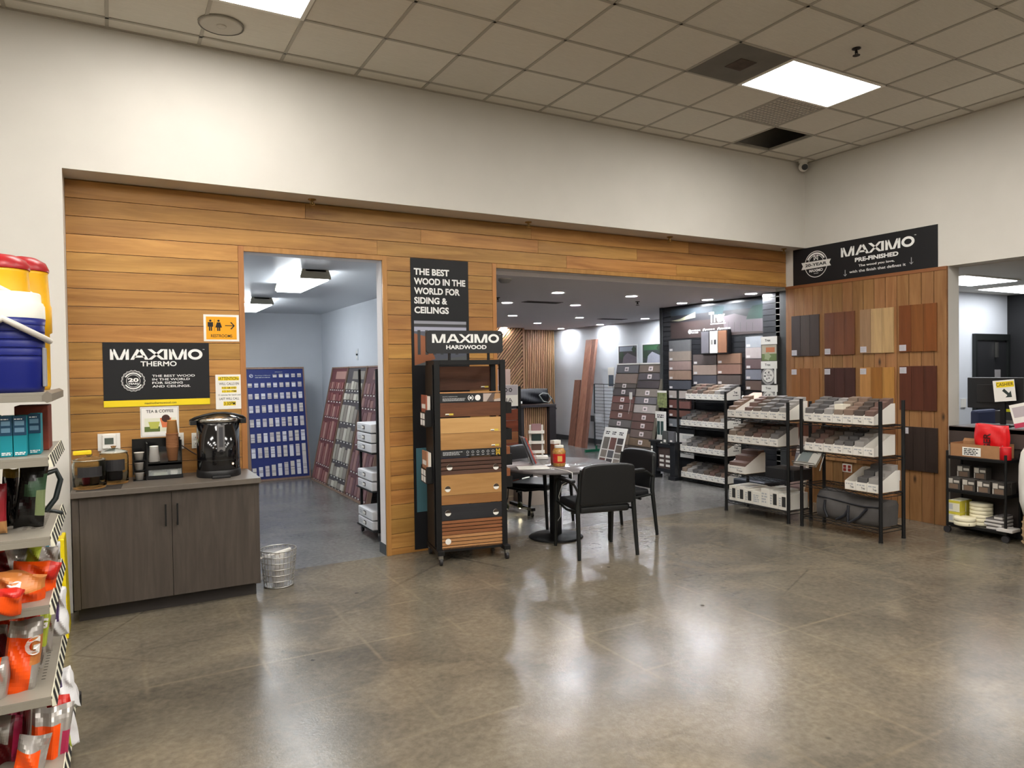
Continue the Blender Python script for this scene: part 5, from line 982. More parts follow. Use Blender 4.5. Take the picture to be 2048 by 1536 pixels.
t = thing('price_tag', 'white hang tag on a cord between the two leaning decking boards', 'tag', at(1262, 795, 'x', 7.93)); MB().box((-.012, -.04, -.03), (-.006, .03, .09)).build('tag', white, t); MB().tube([(-.01, 0, -.03), (-.012, .02, -.15), (-.01, .06, -.28)], .004, 6).build('cord', white, t)
# framed photographs
for p0, p1, lab, cs, grass in (((1236, 690.5), (1276.5, 728), 'framed photograph of a dark terrace, left of two on the white wall', ((40, 36, 40), (92, 84, 92), (120, 128, 140)), 0), ((1284, 687), (1327.5, 727), 'framed photograph of a pool deck, right of two on the white wall', ((36, 44, 44), (150, 152, 164), (40, 80, 50)), 1)):
    t, W, H = plate('framed_photograph', lab, 'picture', p0, p1, 'x', WX - .001, mat('photo_frame_white', (220, 224, 226), .5), .012, 'framed photographs', 'frame'); y = -.0126
    p = MB(); rect(p, .05 * W, .05 * H, .95 * W, .93 * H, y, 0); p.poly([(.25 * W, y - .0004, .05 * H), (.95 * W, y - .0004, .05 * H), (.95 * W, y - .0004, .35 * H), (.5 * W, y - .0004, .58 * H), (.3 * W, y - .0004, .4 * H)], 1); rect(p, .1 * W, .66 * H, .9 * W, .9 * H, y - .0004, 2 if not grass else 2); rect(p, .15 * W, .58 * H, .85 * W, .64 * H, y - .0006, 0); ring(p, .2 * W, .45 * H, 0, .13 * W, y - .0007, 3, 12, .2, 5); ring(p, .82 * W, .75 * H, 0, .1 * W, y - .0008, 3, 12, .2, 4)
    p.build('photo', [strip(cs[0]), strip(cs[1]), strip(cs[2]), mat('foliage_dark', (30, 50, 32), .7)], t)
# panels beside the boards
t, W, H = plate('info_board', 'white panel with green printed columns, right of the leaning boards', 'panel', (1311, 822), (1333, 889), 'x', 7.92, white, .008, None, 'panel')
for i in range(2): rect(MB(), (.18 + .33 * i) * W, .28 * H, (.45 + .33 * i) * W, .7 * H, -.009).build('green_column', mat('green_block', (40, 66, 62), .6), t)
line_text(MB(), .2 * W, .8 * H, .8 * W, .92 * H, -.009, 0, 2, 4).build('heading', ink, t)
t, W, H = plate('garden_picture', 'small garden picture above the white panel beside the slatwall', 'picture', (1315, 781), (1334, 816), 'x', 7.96, mat('garden_print', (120, 128, 84), .7, noise=.5, nscale=22), .006, None, 'print'); rect(MB(), 0, .88 * H, W, H, -.007).build('white_edge', white, t)
t, W, H = plate('info_strip', 'narrow white and slate strip behind the left leaning board', 'panel', (1216, 735), (1229, 775), 'x', WX - .001, white, .006, None, 'panel'); rect(MB(), .1 * W, .05 * H, .9 * W, .62 * H, -.007).build('slate_block', mat('slate_block', (70, 80, 92), .6), t)
# railing sample and white plinth panel at the foot of the slatwall
t = thing('railing_sample', 'short black railing sample with two posts and sample tags, left of the tray rack', 'railing', (7.66, 2.40, 0), -PI / 2); pm = mat('rail_black', (24, 26, 30), .4); hp_ = at(1318, 884, 'x', 7.65).z
for x in (.06, .50): MB().box((x - .055, -.055, 0), (x + .055, .055, hp_)).box((x - .075, -.075, 0), (x + .075, .075, .05)).build('post', pm, t, bevel=.003); MB().prism([(x - .075, -.075, hp_), (x + .075, -.075, hp_), (x + .075, .075, hp_), (x - .075, .075, hp_)], (0, 0, .025)).build('post_cap', pm, t, bevel=.006)
MB().box((.115, -.03, hp_ - .07), (.445, .03, hp_ - .02)).build('top_rail', pm, t); MB().box((.115, -.03, .10), (.445, .03, .15)).build('bottom_rail', pm, t); bk_ = MB().box((.13, .0, .15), (.43, .01, hp_ - .07)).build('tag_board', mat('tag_board_brown', (72, 58, 54), .6), t)
for i in range(2):
    for j in range(3): MB().box((.16 + .14 * i, -.006, .18 + .07 * j), (.25 + .14 * i, -.0005, .215 + .07 * j)).build('sample_tag', white, bk_)
for j in range(4): MB().box((.02, -.0575, hp_ - .10 - .05 * j), (.06, -.0555, hp_ - .065 - .05 * j)).build('price_sticker', white, t)
for i, (y, c) in enumerate(((2.10, (74, 76, 74)), (1.96, (96, 96, 100)))):
    s = thing('rail_block', ('dark grey' if i == 0 else 'light grey') + ' block sample standing on the black railing sample', 'wood sample', (7.66, y, hp_ - .0195)); MB().box((-.025, -.06, 0), (.025, .06, .20)).build('block', strip(c), s, bevel=.002); MB().box((-.028, -.03, .03), (-.0255, .02, .07)).build('sticker', white, s)
t, W, H = plate('plinth_panel', 'white printed panel under the black slatwall behind the tray rack', 'panel', (1336, 864), (1392, 918), 'x', XT - .016, white, .006, None, 'panel'); ring(MB(), .14 * W, .86 * H, .018, .03, -.007, 0, 16).build('round_logo', ink, t); line_text(MB(), .55 * W, .78 * H, .95 * W, .94 * H, -.007, 0, 3, 7).build('print', greytxt, t)
# ---------------------------------------------------------------- slatwall banner and samples
SX = XT - .003
t, W, H = plate('trex_banner', 'wide photographic banner across the top of the black slatwall, lettered in white', 'banner', (1341, 620), (1527, 666), 'x', SX, mat('banner_night', (22, 22, 27), .5), .004)
a0, a1 = at(1341, 620, 'x', SX), at(1341, 672, 'x', SX); 
y = -.0046; p = MB(); rect(p, 0, 0, W, .55 * H, y, 0); rect(p, 0, .78 * H, W, .98 * H, y - .0003, 1); p.poly([(.0, y - .0004, .62 * H), (.12 * W, y - .0004, .66 * H), (.3 * W, y - .0004, .84 * H), (.3 * W, y - .0004, .66 * H), (.1 * W, y - .0004, .58 * H)], 2); p.poly([(.62 * W, y - .0004, .1 * H), (W, y - .0004, .06 * H), (W, y - .0004, .5 * H), (.86 * W, y - .0004, .52 * H), (.72 * W, y - .0004, .66 * H), (.6 * W, y - .0004, .6 * H)], 3); p.poly([(.84 * W, y - .0006, .45 * H), (W, y - .0006, .44 * H), (W, y - .0006, .86 * H), (.9 * W, y - .0006, .84 * H), (.86 * W, y - .0006, .65 * H)], 4); p.poly([(.48 * W, y - .0005, .7 * H), (.6 * W, y - .0005, .68 * H), (.62 * W, y - .0005, .92 * H), (.5 * W, y - .0005, .95 * H)], 5)
p.build('terrace_picture', [mat('terrace_brown', (48, 36, 34), .6), mat('terrace_sky', (44, 54, 62), .6), mat('terrace_lamp', (130, 130, 110), .6), mat('terrace_deck', (82, 74, 78), .6), mat('terrace_tree', (16, 40, 34), .6), mat('terrace_pool', (24, 46, 50), .6)], t)
for i in range(5): rect(MB(), (.66 + .06 * i) * W, .1 * H, (.663 + .06 * i) * W, (.42 - .02 * i) * H, y - .0009).build('deck_line', mat('deck_line_grey', (50, 44, 46), .6), t)
letters(MB(), 'Trex', .455 * W, .44 * H, .625 * W, .78 * H, y - .001, 0, .05).build('lettering', wtxt, t); rect(MB(), .47 * W, .38 * H, .63 * W, .41 * H, y - .001).build('underline', wtxt, t)
for i, x in enumerate((.235, .40, .56)): ring(MB(), x * W, .20 * H, .012 if i else 0, .034, y - .001, 0, 16).build('icon', wtxt, t); line_text(MB(), (x + .02) * W, .13 * H, (x + .12) * W, .27 * H, y - .001, 0, 2, i + 3).build('small_print', wtxt, t)
def wall_sample(p0, p1, c, label, th=.03, X=None, grp='decking samples on the black slatwall', tagpos='l'):
    t, W, H = plate('decking_sample', label, 'decking sample', p0, p1, 'x', X or SX, strip(c), th, grp, 'board')
    if tagpos: MB().box((.02, -th - .003, .012), (.085, -th - .0005, .045)).build('name_label', mat('label_pale', (196, 192, 192), .6), t)
    return t, W, H
cl = [((86, 86, 88), 'dark grey'), ((128, 116, 106), 'tan grey'), ((134, 114, 108), 'rose tan'), ((140, 116, 100), 'warm tan'), ((66, 68, 76), 'slate'), ((168, 158, 152), 'pale grey'), ((100, 64, 58), 'red brown'), ((96, 62, 52), 'chestnut'), ((112, 116, 120), 'blue grey')]
yy = [(682, 702), (703.5, 721), (723, 740), (741.5, 759.5), (761, 779), (781, 797.5), (799, 818), (819.5, 835.5), (837, 856)]
for i, ((c, nm), (ya, yb)) in enumerate(zip(cl, yy)): wall_sample((1340.5, ya), (1383, yb), c, '%s decking sample, %s from the top in the left column of the slatwall' % (nm, NTH[i]))
mc = [((74, 64, 62), 'dark brown', 1389, 709.5), ((122, 92, 74), 'mottled tan', 1437.5, 708), ((142, 124, 114), 'pale rose', 1389, 730.5), ((120, 90, 78), 'terracotta', 1437.5, 729), ((68, 68, 76), 'slate', 1389, 751), ((74, 64, 60), 'umber', 1437.5, 750.5)]
for i, (c, nm, x, y0) in enumerate(mc): wall_sample((x, y0), (x + 46.5, y0 + 19), c, '%s decking sample, %s of the %s pair in the middle of the slatwall' % (nm, ('left', 'right')[i % 2], ('upper', 'middle', 'lower')[i // 2]))
rc = [((142, 146, 152), 'silver grey', 674, 694), ((158, 148, 146), 'pale pinkish', 696, 716.5), ((84, 66, 66), 'plum brown', 718.5, 737.5), ((110, 112, 122), 'steel grey', 739.5, 759.5), ((76, 60, 52), 'dark brown', 761.5, 780.5)]
for i, (c, nm, ya, yb) in enumerate(rc): wall_sample((1494, ya), (1530, yb), c, '%s decking sample, %s from the top in the right column of the slatwall' % (nm, NTH[i]))
t, W, H = plate('sample_display', 'black panel on the slatwall holding a grey board, a white card and a brown board', 'display board', (1409, 662.5), (1463, 707), 'x', SX, mat('sample_panel_black', (14, 14, 16), .4), .07, None, 'panel')
for x0_, x1_, c in ((.03, .31, (98, 96, 102)), (.36, .64, None), (.67, .97, (122, 82, 58))): q = MB().box((x0_ * W, -.086, .04 * H), (x1_ * W, -.0705, .96 * H)).build('swatch_board' if c else 'info_card', strip(c) if c else white, t, bevel=.002); (rect(MB(), .40 * W, .4 * H, .48 * W, .6 * H, -.087).build('card_photo', mat('grey_print'), q), rect(MB(), .52 * W, .4 * H, .6 * W, .6 * H, -.087).build('card_photo', ink, q)) if not c else None
for i, (ya, yb, c, w_) in enumerate(((785, 798, (198, 160, 142), 'pink'), (843, 857, (72, 70, 80), 'charcoal'))):
    a = at(1487, ya, 'x', 7.9); b = at(1527, yb, 'x', 7.9); t = thing('tilted_sample', w_ + ' sample tilted on brackets low on the slatwall', 'decking sample', (7.9, a.y, b.z), -PI / 2, 'tilted samples on brackets'); W = a.y - b.y; H = a.z - b.z
    MB().hexa([(0, -.03, 0), (W, -.03, 0), (W, 0, 0), (0, 0, 0)], [(.1, .08, H), (W, .08, H), (W, .11, H), (.1, .11, H)]).build('board', strip(c), t); 
    for k in range(2): MB().sphere((.03 + .10 * k, -.04, .02), .022, 10).build('white_knob', white, t)
    MB().box((.02, 0, -.03), (W, .13, -.004)).build('bracket', pm, t)
# packaged cover bags hanging on the slat column
def hang_bag(p0, p1, X, label, kind):
    t, W, H = plate('hanging_pack', label, 'packaged item', p0, p1, 'x', X, mat('pack_dark', (44, 42, 40), .5), .05, 'packs hanging on the slat column', 'pouch'); y = -.0506
    hc = MB().box((.0, -.054, .68 * H), (W, -.0505, H)).build('header_card', mat('pack_white', (220, 218, 212), .6), t); letters(MB(), 'Trex', .25 * W, .80 * H, .6 * W, .90 * H, -.0546, 0, .02).build('lettering', ink, hc)
    if kind == 'photo':
        p = MB(); rect(p, .04 * W, .3 * H, .96 * W, .66 * H, y - .001, 0); rect(p, .04 * W, .02 * H, .96 * W, .3 * H, y - .001, 1); rect(p, .3 * W, .36 * H, .85 * W, .56 * H, y - .0015, 2); ring(p, .4 * W, .2 * H, 0, .2 * W, y - .0018, 3, 10, .2, 5); p.build('garden_photo', [mat('ph_stone', (168, 158, 140)), mat('ph_green', (96, 112, 66)), mat('ph_fire', (170, 100, 62)), mat('ph_leaf', (140, 150, 116))], t)
    else:
        ring(MB(), .45 * W, .38 * H, 0, .33 * W, y - .001, 0, 22, .03, 7).build('white_roundel', mat('pack_white'), t); ring(MB(), .45 * W, .36 * H, .34 * W, .44 * W, y - .0008, 0, 22).build('rim_ring', mat('pack_grey', (150, 148, 146), .5), t)
        l = MB()
        for s, u, v in (('K', .3, .5), ('E', .5, .52), ('Q', .42, .4), ('N', .6, .4), ('M', .24, .36), ('A', .5, .28), ('Z', .36, .24)): letters(l, s, (u - .06) * W, (v - .04) * H, (u + .06) * W, (v + .04) * H, y - .002, 0, .03)
        l.build('scattered_letters', ink, t); MB().box((.84 * W, -.058, .04 * H), (.96 * W, -.0545, .7 * H)).build('side_strip', mat('pack_white'), t)
cx_ = XR - .003
hang_bag((1527.5, 674), (1560, 722), cx_, 'topmost pack on the slat column, white with a garden photograph', 'photo')
hang_bag((1527.5, 722.8), (1560, 769), cx_, 'second pack on the slat column, white with a lettered round window', 'word')
hang_bag((1529, 769.8), (1561, 812), cx_, 'third pack on the slat column, white with a lettered round window', 'word')
hang_bag((1527, 826), (1561, 858), cx_, 'lowest pack on the slat column, seen under the wire rack shelf', 'word')
# ---------------------------------------------------------------- trays of decking samples
tray_w = mat('tray_card', (228, 224, 216), .7); tray_in = mat('tray_kraft', (186, 160, 122), .8)
TR = {}
def tray_mesh(w_, d, hf, hb):
    k = (w_, d, hf, hb)
    if k not in TR:
        e = .003; m = MB().box((0, 0, 0), (w_, d, e), 1).box((0, 0, e), (w_, e, hf), 0).box((0, d - e, e), (w_, d, hb), 0)
        for x in (0, w_ - e): m.prism([(x, e, e), (x, d - e, e), (x, d - e, hb), (x, d * .82, hb), (x, e, hf)], (e, 0, 0), 0)
        TR[k] = m
    return TR[k]
def tray(x, y, z, w_, d, hf, hb, label, grp, seed, brand=0):
    t = thing('sample_tray', label, 'sample tray', (x, y, z), -PI / 2, grp); tray_mesh(w_, d, hf, hb).build('card_tray', [tray_w, tray_in], t)
    l = MB(); letters(l, 'Trex', w_ * .5, hf * .25, w_ * .85, hf * .5, -.0008, 0, .02); l.build('lettering', ink, t); line_text(MB(), w_ * .1, hf * .6, w_ * .8, hf * .85, -.0008, 0, 1, seed).build('small_print', greytxt, t)
    if brand: l = MB(Matrix.Translation((w_ + .0008, 0, 0)) @ Matrix.Rotation(PI / 2, 4, 'Z')); letters(l, 'Trex', d * .55, hb * .5, d * .8, hb * .68, 0, 0, .03); line_text(l, d * .5, hb * .32, d * .85, hb * .42, 0, 0, 1, seed); l.build('side_lettering', ink, t)
    return t
DC = [((76, 66, 60), 'dark brown'), ((104, 100, 98), 'grey'), ((128, 112, 98), 'tan'), ((104, 80, 72), 'red-brown'), ((84, 82, 82), 'charcoal'), ((122, 100, 86), 'copper'), ((96, 84, 74), 'umber'), ((150, 146, 142), 'pale grey')]
SL = {}
def slab(ci, w_, d, h):
    k = (ci, w_, d, h)
    if k not in SL:
        o = MB().hexa([(0, 0, 0), (w_, 0, 0), (w_, d, 0), (0, d, 0)], [(0, .012, h), (w_, .012, h), (w_, d + .012, h + .012), (0, d + .012, h + .012)]).build('decking_chip', strip(DC[ci][0]), None, bevel=.002)
        SL[k] = o; o['used'] = 0
    return SL[k]
def fill(x, y, z, w_, d, hf, seed, where, grp, n=4, kinds=None):
    r_ = random.Random(seed); ci = seed % 8 if kinds is None else kinds; dd = round((d - .03) / n - .003, 4); tilt_ = r_.uniform(-.04, .04)
    for i in range(n):
        h = round(hf * 1.5 + (.11 if d > .32 else .075) * i / max(1, n - 1) + r_.choice((0, .006, -.008)), 3); o = slab(ci, round(w_ - .010, 3), dd, h)
        if o['used']: o = o.copy(); COL.objects.link(o)
        else: o['used'] = 1
        o.location = (x + .006 + i * (dd + .003), y - .005, z + .0035); o.rotation_euler.z = -PI / 2
        tag(o, '%s %s chip from the front, %s' % (NTH[i], DC[ci][1], where), 'decking chip', grp)
def wire_rack(name, label, x, y0, y1, d, zs, top, wire=True):
    """posts and shelves; front faces -x, runs from y0 (far) to y1 (near)"""
    t = thing(name, label, 'wire shelving', (0, 0, 0)); L = y0 - y1
    for xx in (x, x + d):
        for yy_ in (y0, y1): q = MB().cyl((xx, yy_, .0), (xx, yy_, top), .018, n=12).cyl((xx, yy_, 0), (xx, yy_, .02), .021, n=12).build('post', blk_metal, t)
    for z in zs:
        m = MB()
        for xx in (x, x + d): m.tube([(xx, y0, z), (xx, y1, z)], .005, 6).tube([(xx, y0, z - .03), (xx, y1, z - .03)], .004, 6).tube([(xx, y0 - L * k / 16, z - (.003 if k % 2 else .027)) for k in range(17)], .003, 5)
        for yy_ in (y0, y1): m.tube([(x, yy_, z), (x + d, yy_, z)], .005, 6).tube([(x, yy_, z - .03), (x + d, yy_, z - .03)], .004, 6)
        if wire:
            n = int(L / .03)
            for k in range(1, n): m.tube([(x, y0 - L * k / n, z - .002), (x + d, y0 - L * k / n, z - .002)], .002, 5)
        else: m.box((x + .005, y1 + .005, z - .012), (x + d - .005, y0 - .005, z - .001))
        m.build('shelf', blk_metal, t)
    return t
G1 = 'trays on the tray rack by the slatwall'
wire_rack('tray_rack', 'black rack of white decking trays against the slatwall', 7.68, 1.85, .90, .34, (1.225, .83, .445, .06), 1.35, False)
for si, (z, nm) in enumerate(((1.226, 'top'), (.831, 'second'), (.446, 'third'), (.061, 'bottom'))):
    for k in range(8):
        y = 1.815 - k * .112; w_ = .109
        if si == 0 and k == 0: continue
        tray(7.70, y, z, w_, .3, .085, .185, '%s tray from the left, %s shelf of the tray rack at the slatwall' % (NTH[k], nm), G1, si * 9 + k, k == 7)
        fill(7.70, y, z, w_, .3, .085, si * 3 + k * 5 + 1, '%s tray, %s shelf of the slatwall tray rack' % (NTH[k], nm), 'chips on the slatwall tray rack', 3)
# ================================================================ right wall: panel, sign, samples
pine = wood('knotty_pine', (124, 86, 50), (158, 116, 74), 'Z', .5, .16, .006, knots=.95, scale=.9)
YP0, YP1, PX = -.004, -2.023, XR - .022
m = MB(); n = 15; bw = (YP0 - YP1) / n; HP = 2.706
for i in range(n): m.box((PX, YP0 - i * bw - .003, 0), (XR - .006, YP0 - (i + 1) * bw + .003, HP - .035))
m.box((XR - .006, YP1, 0), (XR - .0005, YP0, HP - .035), 1); struct('wall_pine_boards', m, [pine, mat('groove_shadow', (52, 32, 18), .8)], bevel=.004)
struct('trim_2', MB().box((PX - .006, YP1, HP - .037), (XR, YP0, HP)).box((PX - .004, YP1 - .0, 0), (XR, YP1 + .004, HP - .037)), wood('pine_trim', (122, 80, 44), (146, 102, 60), 'Y', .5, .04), bevel=.002)
t, W, H = plate('prefinished_sign', 'long black sign on the right wall reading MAXIMO PRE-FINISHED', 'sign', (1587, 501), (1876, 534), 'x', XR - .0005, signblk, .006)
bpy.data.objects.remove([c for c in t.children][0])
a0, a1, b0 = at(1587, 500.5, 'x', XR), at(1587, 572.5, 'x', XR), at(1876, 449, 'x', XR); b1 = at(1876, 533.5, 'x', XR); W = a0.y - b0.y; zt = (a0.z + b0.z) / 2; zb = (a1.z + b1.z) / 2; H = zt - zb; t.location = (XR - .0005, a0.y, zb)
MB().box((0, -.008, 0), (W, 0, H)).build('panel', signblk, t, bevel=.001); y = -.0092
l = logo_word(MB(), .375 * W, .585 * H, .865 * W, .83 * H, y); letters(l, 'PRE-FINISHED', .475 * W, .405 * H, .765 * W, .515 * H, y, 0, .04); letters(l, 'TM', .862 * W, .83 * H, .875 * W, .85 * H, y)
letters(l, 'The wood you love,', .50 * W, .255 * H, .74 * W, .33 * H, y, 0, .02); letters(l, 'with the finish that defines it', .435 * W, .135 * H, .81 * W, .205 * H, y, 0, .008); l.build('lettering', wtxt, t)
for cx, cz in ((.405, .17), (.845, .245)):
    l = MB(); rect(l, (cx - .002) * W, (cz - .09) * H, (cx + .002) * W, (cz + .07) * H, y)
    for s in (-1, 1): l.poly([(cx * W, y, (cz - .1) * H), (cx * W + s * .022, y, (cz - .05) * H), (cx * W + s * .018, y, (cz - .04) * H), (cx * W, y, (cz - .08) * H)][::s])
    l.build('arrow', greytxt, t)
l = MB(); cx, cz, R = .185 * W, .515 * H, .36 * H
ring(l, cx, cz, R * .95, R, y, 0, 48); ring(l, cx, cz, R * .66, R * .70, y, 0, 30, 0, 0, 1, .35, 2.8); ring(l, cx, cz, R * .76, R * .88, y, 0, 30, 0, 0, 1, .5, 2.65); letters(l, 'MAXIMO', cx - .6 * R, cz - .58 * R, cx + .6 * R, cz - .36 * R, y, 0, .03); letters(l, 'wood', cx - .2 * R, cz - .72 * R, cx + .2 * R, cz - .64 * R, y)
for s in (-1, 1): rect(l, cx + s * .16 * R - .03 * R, cz + .3 * R, cx + s * .16 * R + .03 * R, cz + .7 * R, y); l.poly([(cx - s * .16 * R, y, cz + .66 * R), (cx - s * .1 * R, y, cz + .66 * R), (cx + s * .16 * R, y, cz + .34 * R), (cx + s * .1 * R, y, cz + .34 * R)])
l.build('round_seal', wtxt, t)
q = MB().prism([(cx - 1.3 * R, y, cz - .30 * R), (cx + 1.3 * R, y, cz - .26 * R), (cx + 1.16 * R, y, cz - .02 * R), (cx + 1.3 * R, y, cz + .24 * R), (cx - 1.3 * R, y, cz + .24 * R), (cx - 1.16 * R, y, cz - .03 * R)], (0, -.001, 0)).build('ribbon', mat('ribbon_white', (226, 224, 220), .7), t); letters(MB(), '20-YEAR', cx - .95 * R, cz - .13 * R, cx + .95 * R, cz + .1 * R, y - .002, 0, .03).build('lettering', ink, q)
t.children[0]
# finished wood samples on the pine boards: (px box top-left, bottom-right, three stave colours, label position, description)
def finish(p0, p1, cols, lab, desc):
    a, b = at(*p0, 'x', PX - .004), at(*p1, 'x', PX - .004); t = thing('finish_sample', desc, 'wood sample', (PX - .0045, a.y, b.z), -PI / 2, 'finished wood samples on the pine wall'); W = a.y - b.y; H = a.z - b.z
    for i, c in enumerate(cols): MB().box((W * i / 3 + .0015, -.014, 0), (W * (i + 1) / 3 - .0015, 0, H)).build('stave', wood('stave_%d_%d_%d' % c, tuple(int((v * .8 + .2 * sum(c) / 3) * .9 + 2) for v in c), tuple(int((v * .8 + .2 * sum(c) / 3) * 1.04 + 5) for v in c), 'Z', .4, .07, 0, scale=1.2), t, bevel=.0012)
    z0 = .012 if lab == 'b' else H - .078; k = MB().box((.006, -.0165, z0), (.082, -.0145, z0 + .066)).build('name_card', mat('card_lilac', (196, 192, 200), .6), t); line_text(MB(), .012, z0 + .01, .076, z0 + .056, -.017, 0, 4, int(p0[0])).build('card_print', greytxt, k)
FR = [((1584, 633), (1640, 711.5), ((60, 46, 42), (72, 58, 50), (66, 52, 46)), 'b', 'grey-brown three-stave finish sample, first in the top row'), ((1650, 627), (1711, 709), ((112, 58, 28), (118, 62, 30), (116, 60, 30)), 'b', 'red-brown three-stave finish sample, second in the top row'), ((1721, 620), (1789, 705), ((160, 120, 82), (196, 156, 100), (196, 156, 98)), 'b', 'pale straw three-stave finish sample, third in the top row'), ((1799, 612), (1875, 702), ((126, 62, 22), (138, 76, 28), (138, 72, 26)), 'b', 'amber-brown three-stave finish sample, last in the top row'),
      ((1584, 737), (1640, 815), ((146, 88, 38), (140, 82, 34), (150, 94, 46)), 't', 'honey three-stave finish sample, first in the second row'), ((1650, 736), (1712, 816), ((66, 32, 24), (70, 34, 26), (66, 32, 24)), 't', 'very dark red three-stave finish sample, second in the second row'), ((1721, 735), (1790, 818.5), ((188, 126, 58), (160, 98, 30), (190, 128, 48)), 't', 'golden three-stave finish sample, third in the second row'), ((1800, 732.5), (1875, 822.5), ((96, 44, 24), (92, 42, 24), (86, 38, 22)), 't', 'mahogany three-stave finish sample, last in the second row'),
      ((1584, 846), (1640, 918), ((84, 44, 26), (88, 46, 28), (84, 44, 26)), 't', 'dark chestnut finish sample seen through the wire shelves, first in the third row'), ((1650, 852), (1714, 926), ((182, 128, 72), (172, 116, 62), (184, 130, 76)), 't', 'light pine finish sample seen through the wire shelves, second in the third row'), ((1722, 852), (1792, 935), ((128, 76, 34), (118, 66, 28), (126, 74, 34)), 't', 'mid-brown finish sample seen through the wire shelves, third in the third row'), ((1804, 852), (1877, 946.5), ((52, 38, 32), (54, 40, 34), (52, 38, 32)), 't', 'near-black brown finish sample, last in the third row')]
for f in FR: finish(*f)
t, W, H = plate('wall_outlet', 'white double outlet with red sockets on the pine wall behind the wire shelves', 'outlet', (1685.5, 927), (1704, 945.5), 'x', PX - .0005, op, .006, 'wall outlets'); outlet_on(t, W, H, -.0095, 2, mat('outlet_red', (150, 50, 40), .5))
for c in t.children:
    if c.name.startswith('receptacle'): c.data.materials.clear(); c.data.materials.append(MATS['outlet_red'])
t, W, H = plate('wall_outlet', 'white single outlet plate on the pine wall at the right of the wire shelves', 'outlet', (1787, 939), (1801, 961), 'x', PX - .0005, op, .006, 'wall outlets'); outlet_on(t, W, H, -.0095)
# ---------------------------------------------------------------- the two wire racks
G2, G3 = 'trays on the far wire rack', 'trays on the near wire rack'
wire_rack('wire_rack', 'black wire rack of white trays nearer the wide opening', 6.575, -.165, -1.05, .36, (1.10, .805, .45, .125), 1.305)
wire_rack('wire_rack', 'black wire rack with white trays and the grey duffel bag', 6.60, -1.20, -2.085, .36, (1.105, .80, .455, .12), 1.345)
def rowt(x, ys, w_, z, nm, rack, grp, s0, skip=(), hf=.085, hb=.2, chips=4, pre='far', loose=()):
    for k, y in enumerate(ys):
        tray(x, y, z + .0075, w_, .335, hf, hb, '%s tray from the left, %s shelf of the %s wire rack' % (NTH[k], nm, pre), grp, s0 + k)
        if k not in skip: fill(x, y, z + .0075, w_, .335, hf, s0 + k * 3 + 2, '%s tray, %s shelf of %s wire rack' % (NTH[k], nm, pre), 'chips on the %s wire rack' % pre, chips)
rowt(6.585, [-.185 - .121 * k for k in range(7)], .117, 1.10, 'top', 0, G2, 3, (1,), pre='far')
rowt(6.585, [-.185 - .121 * k for k in range(6)], .117, .805, 'second', 0, G2, 8, (), pre='far')
rowt(6.585, [-.185], .26, .45, 'third', 0, G2, 9, (), pre='far', hb=.23, chips=3)
rowt(6.61, [-1.225 - .113 * k for k in range(7)], .110, 1.105, 'top', 0, G3, 15, (), pre='near')
rowt(6.61, [-1.235 - .1115 * k for k in range(7)], .108, .80, 'second', 0, G3, 22, (6,), pre='near')
rowt(6.61, [-1.70, -1.82, -1.94], .115, .455, 'third', 0, G3, 31, (0,), pre='near', chips=3)
tag(MB().box((-.06, -.05, 0), (.06, .05, .09)).build('round_box', mat('carton_cream', (222, 216, 200), .7), None, bevel=.003, loc=(6.72, -1.60, 1.21)), 'cream card standing up among the chips on the near rack top shelf', 'card')
p = MB().box((6.60, -.72, .458), (6.90, -1.10, .575)); t = p.build('flat_box', mat('box_black', (28, 28, 30), .5), None, bevel=.004); tag(t, 'flat black box on the third shelf of the far wire rack', 'box')
t = thing('sample_strip_board', 'leaning strip board of grey and brown decking behind the far wire rack', 'display board', (7.52, -.22, 0), -PI / 2); M_ = Matrix.Rotation(-.33, 4, 'X')
for i, c in enumerate(((126, 108, 94), (150, 140, 134), (90, 86, 88), (128, 112, 102), (74, 64, 62), (106, 82, 76), (84, 60, 54), (100, 64, 58))): MB(M_).box((.01, -.012, .86 - .108 * i - .105), (.2, 0, .86 - .108 * i)).build('strip', strip(c), t)
MB(M_).box((.2, -.015, 0), (.225, .02, .86)).build('edge_rail', mat('edge_cream', (196, 186, 166), .6), t); MB(M_).box((0, .0005, 0), (.2, .015, .86)).build('backing', mat('backing_taupe'), t)
MB().box((.06, .22, 0), (.1, .24, .64)).build('rear_strut', mat('backing_taupe'), t)
t = thing('storage_crate', 'dark plastic crate with a slotted end behind the far wire rack', 'crate', (7.25, -.02, 0)); 
MB().box((-.2, -.30, .0), (.2, .2, .30)).build('crate', mat('crate_navy', (28, 34, 44), .5), t, bevel=.02); m = MB()
for i in range(5): m.box((-.15 + .065 * i, -.304, .06), (-.12 + .065 * i, -.3005, .25))
m.build('slots', mat('pack_grey'), t)
kc = mat('kit_carton', (224, 220, 210), .7)
for k in range(7):
    y = -.20 - k * .118; w_ = .114; h = (.17, .17, .165, .15, .2, .19, .17)[k]; t = thing('kit_carton', '%s white kit carton from the left on the bottom shelf of the far wire rack' % NTH[k], 'carton', (6.585, y, .1325), -PI / 2, 'white kit cartons on the bottom wire shelf'); MB().box((0, 0, 0), (w_, .34, h)).build('carton', kc, t, bevel=.003)
    if k not in (3, 4): MB().box((w_ * .42, -.002, h * .2), (w_ * .85, -.0005, h * .85)).build('window', mat('carton_black_window', (52, 52, 52), .4), t)
    line_text(MB(), w_ * .08, h * .2, w_ * .36 if k not in (3, 4) else w_ * .8, h * .8, -.0012, 0, 4, k).build('print', greytxt, t)
